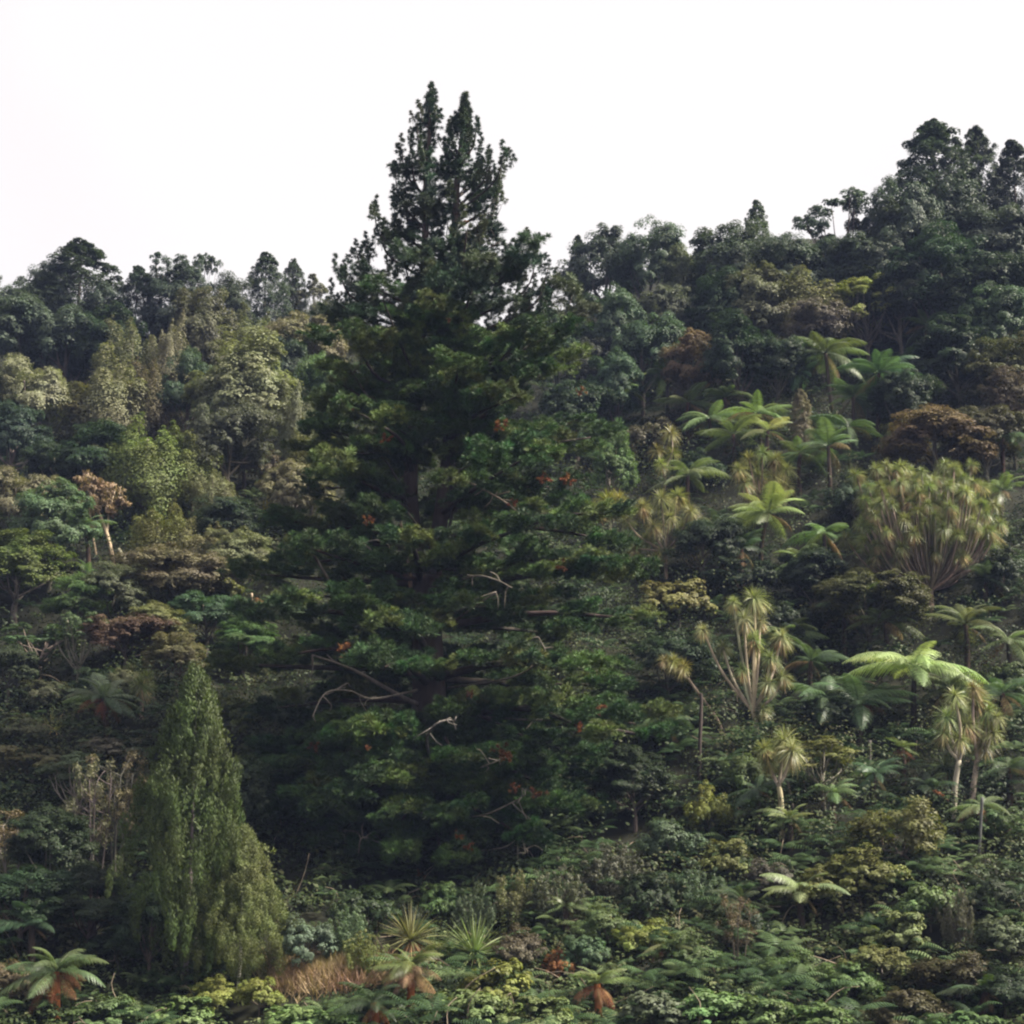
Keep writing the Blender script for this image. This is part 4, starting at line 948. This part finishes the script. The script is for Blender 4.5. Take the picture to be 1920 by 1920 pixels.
# ------------------------------------------------------------------ tree ferns
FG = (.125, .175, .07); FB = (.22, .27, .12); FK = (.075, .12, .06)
FERNS = [
 (120, 640, 122, 745, 40, "small tree fern on a pale stem high on the left slope", 10, FK, 0, 'pb'),
 (355, 625, 355, 690, 32, "little bright fern high on the left slope", 8, FB, 0, 'db'),
 (350, 745, 350, 800, 34, "small green fern below the broad feathery crown", 8, FG, 0, 'db'),
 (382, 785, 385, 840, 46, "blue-green fern in the dark gap beside the olive trees", 9, FK, 0, 'db'),
 (235, 762, 240, 800, 26, "tiny fern with a brown dead tuft at mid left slope", 8, FG, 10, 'db'),
 (160, 985, 165, 1090, 58, "shadowed blue-green fern under the dying pale tree", 10, FK, 2, 'db'),
 (165, 1075, 168, 1130, 44, "shadowed blue-green fern in the dark hollow below the dying tree", 9, FK, 0, 'db'),
 (195, 1310, 200, 1400, 85, "left slope fern with long dark rust skirt", 12, (.075, .1, .05), 16, 'db'),
 (455, 855, 458, 930, 40, "pale drooping fern beside the straw-tinted bush", 9, FB, 0, 'db'),
 (95, 1660, 95, 1760, 80, "dark fern in deep shade at the lower left", 10, FK, 0, 'db'),
 (60, 1735, 60, 1830, 90, "dark spreading fern at the lower left edge", 10, FK, 0, 'db'),
 (175, 1720, 170, 1800, 66, "dark fern left of the weeping conifers' trunks", 9, FK, 0, 'db'),
 (105, 1822, 105, 1910, 95, "fern with rusty drooping fronds in the bottom left corner", 12, (.1, .135, .06), 14, 'ru'),
 (1160, 728, 1160, 850, 50, "bright drooping fern at the pine's right edge", 10, FB, 0, 'db'),
 (1548, 662, 1562, 790, 84, "first tall tree fern on a curved dark trunk", 13, (.1, .14, .065), 0, 'db'),
 (1648, 700, 1643, 830, 86, "second tall tree fern, right of the first, on a straight reddish trunk", 13, (.085, .135, .07), 0, 'db'),
 (1737, 610, 1737, 720, 62, "small high tree fern against the dark right-hand canopy", 9, FG, 0, 'db'),
 (1360, 745, 1360, 800, 66, "tree fern at the back of the row of flat bright ferns", 10, FG, 0, 'db'),
 (1330, 785, 1330, 840, 72, "flat green fern left in the row of bright ferns", 11, FG, 0, 'db'),
 (1420, 775, 1425, 840, 70, "fern with tangled fronds in the middle of the bright row", 10, FG, 3, 'db'),
 (1375, 815, 1378, 880, 76, "bright flat fern, front of the row right of the pine", 11, FB, 0, 'db'),
 (1440, 808, 1445, 880, 66, "bright flat fern at the right end of the row", 10, FB, 0, 'db'),
 (1553, 838, 1556, 950, 76, "tree fern on a tall thin dark trunk left of the fan-shaped tree", 10, (.1, .15, .075), 0, 'db'),
 (1500, 850, 1500, 930, 60, "fern with drooping fronds beside the thin dark trunked one", 9, FG, 0, 'db'),
 (1290, 892, 1292, 975, 84, "pale drooping fern behind the cluster of cabbage trees", 13, (.12, .16, .075), 0, 'db'),
 (1440, 962, 1425, 1080, 96, "bright layered fern, palest of the middle right", 14, FB, 0, 'db'),
 (1545, 1000, 1548, 1075, 74, "bright fern touching the fan-shaped tree's left side", 10, FB, 0, 'db'),
 (1810, 1170, 1812, 1260, 92, "bright fern below the fan-shaped tree at the right", 10, FB, 0, 'db'),
 (1715, 1250, 1712, 1370, 132, "largest bright fern spreading wide above the rust-skirted one", 14, (.27, .31, .14), 0, 'db'),
 (1470, 1190, 1475, 1270, 80, "mid-green fern right of the tall cabbage tree", 10, FG, 0, 'db'),
 (1520, 1240, 1525, 1320, 84, "dark green fern between tall cabbage tree and largest bright fern", 10, FK, 0, 'db'),
 (1610, 1320, 1612, 1400, 96, "shaded fern with hanging brown fronds above the bent tree", 11, FK, 6, 'db'),
 (1690, 1402, 1691, 1475, 46, "small fern with a full skirt of rust-red dead fronds", 7, FG, 15, 'db'),
 (1880, 920, 1880, 1010, 70, "green fern at the right edge beside the fan-shaped tree", 9, FG, 0, 'db'),
 (1850, 1085, 1850, 1150, 66, "dark fern right of the fan-shaped tree's foot", 9, FK, 0, 'db'),
 (1890, 1440, 1892, 1510, 66, "dark blue-green fern at the right edge by the twin cabbage trees", 9, FK, 2, 'db'),
 (1840, 1510, 1842, 1600, 60, "fern shedding rusty fronds at the right", 7, FG, 12, 'db'),
 (1560, 1485, 1562, 1540, 60, "green fern at the foot of the pale bent tree", 9, FG, 0, 'db'),
 (1480, 1535, 1482, 1590, 56, "green fern at the foot of the forked cabbage trunk", 9, FB, 0, 'db'),
 (1505, 1672, 1508, 1750, 88, "arching fern in the lower right scrub", 9, FB, 2, 'db'),
 (1390, 1690, 1392, 1770, 60, "dull fern left of the arching fern", 8, (.09, .115, .055), 2, 'db'),
 (770, 1812, 768, 1900, 74, "fern with shaggy brown skirt at the bottom of the slope", 13, (.13, .155, .06), 26, 'ru'),
 (1120, 1845, 1120, 1915, 66, "fern with bright rust fronds below it on the bottom edge", 12, (.14, .175, .07), 18, 'ru'),
 (1262, 1772, 1265, 1840, 60, "fern of mostly dead rust-red fronds at the foot of the slope", 5, (.12, .16, .06), 18, 'ru'),
 (700, 1880, 700, 1960, 70, "dark green fern on the bottom edge left of the shaggy one", 10, (.06, .095, .045), 10, 'ru'),
 (1850, 1860, 1850, 1930, 76, "dark fern in the bottom right corner", 9, FK, 3, 'db'),
 (1060, 1700, 1062, 1760, 40, "half-hidden green fern above the orange-leaved bush", 8, FG, 0, 'db'),
 (1600, 745, 1600, 830, 70, "shaded fern under the gap between the two tall tree ferns", 10, FK, 0, 'db'),
 (1500, 700, 1500, 780, 66, "dim fern left below the first tall tree fern", 9, FK, 0, 'db'),
 (1590, 800, 1592, 880, 74, "dim fern right of the small pale grey spire", 9, FK, 0, 'db'),
 (1660, 920, 1655, 1010, 70, "shaded fern tucked behind the fan-shaped tree's left edge", 9, FG, 0, 'db'),
 (1500, 1050, 1502, 1130, 76, "green fern below the bright layered fern", 10, FG, 0, 'db'),
 (1390, 1030, 1392, 1100, 70, "shaded fern below left of the bright layered fern", 10, FK, 0, 'db'),
 (1340, 985, 1342, 1070, 60, "shaded fern right of the cluster-headed cabbage tree", 9, FK, 0, 'db'),
 (1580, 1150, 1582, 1230, 78, "dim fern above the largest bright fern's left fronds", 10, FK, 0, 'db'),
 (1660, 1165, 1662, 1250, 74, "green fern behind the largest bright fern", 10, FG, 0, 'db'),
 (1780, 1290, 1782, 1380, 80, "green fern behind the twin cabbage trees", 9, FG, 0, 'db'),
 (1880, 1300, 1882, 1390, 80, "dim fern at the right edge behind the twin cabbage trees", 9, FK, 0, 'db'),
 (1550, 1310, 1552, 1400, 84, "dim spreading fern right of the tall cabbage tree's foot", 10, FK, 0, 'db'),
 (1890, 1200, 1890, 1290, 80, "green fern at the right edge level with the largest bright fern", 10, FG, 0, 'db'),
 (1640, 1450, 1640, 1520, 62, "dim fern at the foot of the short grey post", 9, FK, 2, 'db'),
 (1740, 1475, 1740, 1540, 60, "dim fern between rust-skirted fern and twin cabbage trees", 8, FK, 4, 'db'),
 (1250, 700, 1252, 790, 60, "dim fern in the dark hollow under the brown-crowned tree", 9, FK, 0, 'db'),
 (1290, 755, 1290, 830, 62, "green fern at the left end of the row of flat ferns", 10, FG, 0, 'db'),
 (1420, 1480, 1422, 1560, 66, "dim fern left of the forked cabbage trunk", 9, FK, 0, 'db'),
 (1880, 820, 1880, 910, 64, "dim fern at the right edge above the fan-shaped tree", 8, FK, 0, 'db'),
 (1240, 1350, 1242, 1440, 70, "dim fern in the shade under the leaning cabbage stem", 9, FK, 0, 'db'),
 (1840, 1000, 1842, 1085, 66, "green fern against the fan-shaped tree's right side", 9, FG, 0, 'db'),
]
for a in FERNS:
    shag = "shaggy" in a[5] and "with" in a[5]
    fern(a[0], a[1], a[2], a[3], a[4], a[5], a[6], col=a[7], skirt=a[8], tcol=a[9], scol=(.2, .12, .08) if shag else (.14, .058, .032), tr=.12, skl=.95 if shag else .72)

# ------------------------------------------------------------------ cabbage trees and sword-leaved plants
cabbage_dome(1745, 1150, 1728, 972, 132, 122, 150, "great fan-shaped cabbage tree of many grey stems under yellow-green heads", 21, (.19, .215, .085), (.24, .19, .15), (2, 40), -.8)
cabbage(1420, 1385, [(1418, 1362), (1412, 1335)], [(1375, 1130, .9), (1415, 1122, 1.4), (1395, 1160, 1.1), (1318, 1182, .9), (1465, 1195, 1.2), (1355, 1215, 1.), (1412, 1200, 1.2), (1445, 1235, 1.1), (1440, 1280, 1.), (1468, 1270, 1.), (1390, 1255, .9), (1430, 1330, .9), (1425, 1165, .8)],
        "tall many-armed cabbage tree with pale stems and tufted heads", 28, (.225, .25, .12), (.42, .35, .26), .12, .9)
cabbage(1360, 1375, [(1345, 1350), (1310, 1300), (1290, 1272)], [(1262, 1240, 1.1), (1282, 1250, 1.1), (1245, 1238, .8)], "leaning cabbage stem with yellow-brown heads at the pine's edge", 24, (.2, .17, .06), (.3, .24, .18), .07)
cabbage(1466, 1575, [(1466, 1530), (1463, 1490), (1460, 1475)], [(1470, 1390, 1.4), (1435, 1405, 1.1), (1485, 1408, 1.2), (1440, 1428, .9)], "forked cabbage tree with one slim pale trunk and few heads", 32, (.24, .26, .11), (.42, .36, .29), .11)
cabbage(1787, 1535, [(1790, 1480), (1798, 1425)], [(1775, 1345, 1.1), (1800, 1330, 1.2), (1790, 1305, 1.), (1812, 1360, 1.1), (1770, 1375, .9), (1800, 1385, .9)], "left one of the twin cabbage trees at the right", 32, (.21, .235, .095), (.38, .33, .26), .12)
cabbage(1820, 1510, [(1826, 1470), (1832, 1425)], [(1830, 1310, 1.2), (1850, 1335, 1.1), (1835, 1360, 1.2), (1860, 1375, 1.), (1845, 1395, 1.), (1868, 1345, .9), (1825, 1290, .9)], "right one of the twin cabbage trees at the right", 32, (.22, .24, .1), (.4, .35, .28), .12)
cabbage(1775, 1500, [(1776, 1480), (1773, 1460)], [(1772, 1440, 1.5)], "low drooping cabbage tree under the twin pair", 32, (.1, .135, .06), (.3, .25, .2), .1)
cabbage(1430, 1000, [(1430, 985), (1430, 960)], [(1385, 880, 1.), (1405, 862, 1.1), (1430, 850, 1.), (1455, 862, 1.), (1475, 880, 1.), (1395, 905, 1.), (1420, 890, 1.1), (1450, 895, 1.1), (1475, 910, 1.), (1410, 925, .9), (1440, 925, .9), (1462, 930, .9)], "rounded yellow-green cabbage tree between two bright ferns", 28, (.2, .215, .075), (.25, .2, .15), .1, .35)
cabbage(1245, 920, [(1246, 900), (1247, 880)], [(1232, 845, 1.), (1258, 812, 1.2), (1262, 850, 1.), (1240, 870, 1.)], "two-headed upright yellow cabbage tree in front of the brown shrub", 24, (.21, .21, .06), (.36, .3, .22), .09, .4)
cabbage(1250, 1085, [(1248, 1060), (1247, 1035)], [(1175, 975, .9), (1205, 950, 1.), (1240, 935, 1.2), (1270, 930, 1.1), (1295, 960, 1.), (1310, 995, 1.1), (1225, 985, 1.), (1255, 970, 1.1), (1280, 990, 1.1), (1215, 1010, .9), (1255, 1010, 1.), (1295, 1030, .9), (1190, 1030, .8), (1235, 1040, .9)], "cluster-headed cabbage tree at the pine's right edge", 28, (.22, .225, .085), (.3, .24, .18), .1, .6)
cabbage(1145, 1010, [(1144, 985), (1143, 965)], [(1140, 940, 1.3), (1160, 935, 1.), (1120, 955, 1.)], "bright yellow-headed cabbage tree touching the pine's right side", 30, (.21, .22, .05), (.34, .28, .2), .08, .4)
cabbage(1535, 700, [(1533, 650), (1532, 625)], [(1520, 595, 1.2), (1545, 590, 1.4), (1562, 600, 1.)], "upright palm-like tree above the first tall tree fern", 30, (.09, .115, .045), (.2, .16, .13), .12, .8)
cabbage(1490, 660, [(1495, 620), (1490, 590)], [(1478, 560, 1.2), (1508, 592, .9)], "crooked-armed tree with drooping pale tufts near the bright flat crown", 26, (.14, .155, .09), (.22, .18, .15), .1, .6)
cabbage(266, 1345, [(266, 1330), (266, 1312)], [(265, 1285, 1.4), (275, 1270, 1.)], "small cabbage tree with an orange collar above the weeping conifer", 26, (.12, .145, .05), (.3, .24, .2), .09, 1.)
flax(100, 1375, 1325, "pale yellow spiky plant on the lower left slope", 34, (.26, .24, .06), 6)
flax(770, 1812, 1695, "first sword-leaved plant with a leaf-skirted stem below the pine", 150, (.16, .195, .08), 50, .38)
flax(890, 1822, 1708, "second sword-leaved plant, larger, below the pine", 170, (.15, .2, .085), 40, .25)
flax(810, 1812, 1722, "small sword-leaved plant between the two larger ones", 40, (.11, .14, .05), 10)
flax(700, 1835, 1760, "grassy sword-leaved tussock at the right end of the dry grass", 60, (.1, .125, .045), 12)

# ------------------------------------------------------------------ mass of undergrowth, ground cover and grass
ru = np.random.default_rng(77)
def slope_points(n, y0, y1, pw=1.6):
    """points on the slope in and beside the view, thinning with distance"""
    Y = y0 * (y1 / y0) ** (ru.random(n) ** pw)
    X = (ru.random(n) * 2 - 1) * (Y * .345 + 2)
    return np.stack([X, Y, hz(X, Y)], 1)
P = slope_points(5600, 46, 127, .95)
P = P[~((np.abs(P[:, 0] + 6.6) < 2.6) & (P[:, 1] > 53.) & (P[:, 1] < 59.))]
s = ru.uniform(.5, 1.15, len(P)) * (P[:, 1] / 75) ** .55
s *= .55 + .75 * sst(56, 68, P[:, 1]); P[:, 2] += s * .3
u = obj("undergrowth", mesh("undergrowth", [hier(ru, P, np.stack([s * 1.2, s * 1.2, s * 1.], 1), 4, 20, .17, .095, sub=.6, up=.6, jit=.09, crown=False)], M_UNDER))
u['kind'] = 'stuff'; u['label'] = 'dense undergrowth, colour darkened for shaded gaps, covering the whole slope between the trees'
M_UFERN = ramp_mat("low_fern_frond", [(.02, .038, .016), (.038, .07, .028), (.07, .112, .045), (.105, .14, .06)], .25, .5, True, .25)
def low_frond(th0, th1, n=12):
    S = np.linspace(0, 1, 30); th = th0 - (th0 + th1) * S ** 1.1
    x = np.concatenate([[0], np.cumsum(np.cos(th[:-1]) / 29)]); z = np.concatenate([[0], np.cumsum(np.sin(th[:-1]) / 29)])
    V = []
    for k in range(n):
        t = .12 + .88 * (k + .5) / n; p = np.array([np.interp(t, S, x), 0, np.interp(t, S, z)]); a = np.interp(t, S, th); T = np.array([math.cos(a), 0, math.sin(a)])
        w = .24 * min(1, t / .3) ** .6 * (1 - max(0, (t - .4) / .6) ** 1.6) + .015
        for sg in (-1, 1):
            e = p + (np.array([0, sg * .92, 0]) + T * .35) * w - np.array([0, 0, .4 * w])
            V += [p - T * .026, p + T * .026, e + T * .006, e - T * .006]
    return np.array(V)
TEM = [low_frond(math.radians(a), math.radians(b)) for a, b in ((50, 35), (38, 30), (62, 25), (25, 40))]
P = np.concatenate([slope_points(1500, 58, 128, .8), slope_points(900, 47, 75, 1.)]); P = P[(P[:, 0] > -6) | (ru.random(len(P)) < .45)]
P = P[~((np.abs(P[:, 0] + 6.6) < 2.8) & (P[:, 1] > 52.) & (P[:, 1] < 59.))]
VV, TT = [], []
for q in P:
    sz = ru.uniform(.7, 1.5) * (q[1] / 75) ** .4; tn = float(np.clip(ru.normal(.45, .2), 0, 1)); a0 = ru.random() * 6.28; h0 = ru.uniform(.25, .9) * sz
    for j in range(7):
        a = a0 + j * .9 + ru.normal() * .25; c_, s_ = math.cos(a), math.sin(a); k = sz * ru.uniform(.7, 1.15); v = TEM[ru.integers(4)] * k
        VV.append(np.stack([v[:, 0] * c_ - v[:, 1] * s_ + q[0], v[:, 0] * s_ + v[:, 1] * c_ + q[1], v[:, 2] + q[2] + h0], 1)); TT.append(np.full(len(v), np.clip(tn + ru.normal() * .06, 0, 1)))
VV = np.concatenate(VV); u = obj("low_fern_undergrowth", mesh("low_fern_undergrowth", [(VV, np.arange(len(VV)).reshape(-1, 4), None, np.concatenate(TT))], M_UFERN))
u['kind'] = 'stuff'; u['label'] = 'low ferns crowding the slope between the trees'
P = slope_points(1900, 46, 59, 1.)
P = P[~((np.abs(P[:, 0] + 6.6) < 2.6) & (P[:, 1] > 53.) & (P[:, 1] < 59.))]
P[:, 2] += ru.uniform(.0, .4, len(P))
s = ru.uniform(.22, .42, len(P))
u = obj("ground_cover", mesh("ground_cover", [cloud(ru, P, s, 26, .18, .11, up=1.1, jit=.14)], M_COVER))
u['kind'] = 'stuff'; u['label'] = 'leafy green bramble carpet along the foot of the slope'
n = 3600
gpx = ru.uniform(500, 735, n); gpy = 1862 - ru.random(n) * 52 + (gpx - 600) * -.02
gp = np.array([tuple(hit(a, b)) for a, b in zip(gpx[::4], gpy[::4])]); gp = np.repeat(gp, 4, 0)[:n] + ru.normal(size=(n, 3)) * [.25, .3, .02]
gp[:, 2] = hz(gp[:, 0], gp[:, 1])
A = nrm(ru.normal(size=(n, 3)) * [.6, .6, .1] + [0, 0, 1]); N = nrm(np.cross(A, rdir(ru, n))); L = ru.uniform(.25, .9, n)
u = obj("dry_grass", mesh("dry_grass", [leafq(gp + A * (L * .45)[:, None], N, A, L, .035, np.clip(ru.normal(.5, .2, n), 0, 1), 0)], M_GRASS), col=(.3, .215, .135))
u['kind'] = 'stuff'; u['label'] = 'strip of dry tan grass beside the white conifer trunk'

# thin dry stems standing and leaning through the scrub
P = slope_points(330, 47, 78, 1.); parts = []
for q in P:
    d = nrm(ru.normal(size=3) * [.7, .7, .25] + [0, 0, .55]); ln = ru.uniform(.7, 1.9); b = q + [0, 0, .35]
    parts.append(tube(curve([b, b + d * ln * .5 + ru.normal(size=3) * .12, b + d * ln + [0, 0, -.15 * ln] + ru.normal(size=3) * .1], 6), np.linspace(.02, .008, 6), 4))
u = obj("dry_twigs", mesh("dry_twigs", parts, M_BARK), col=(.2, .16, .12))
u['kind'] = 'stuff'; u['label'] = 'thin dry stems poking through the lower scrub'
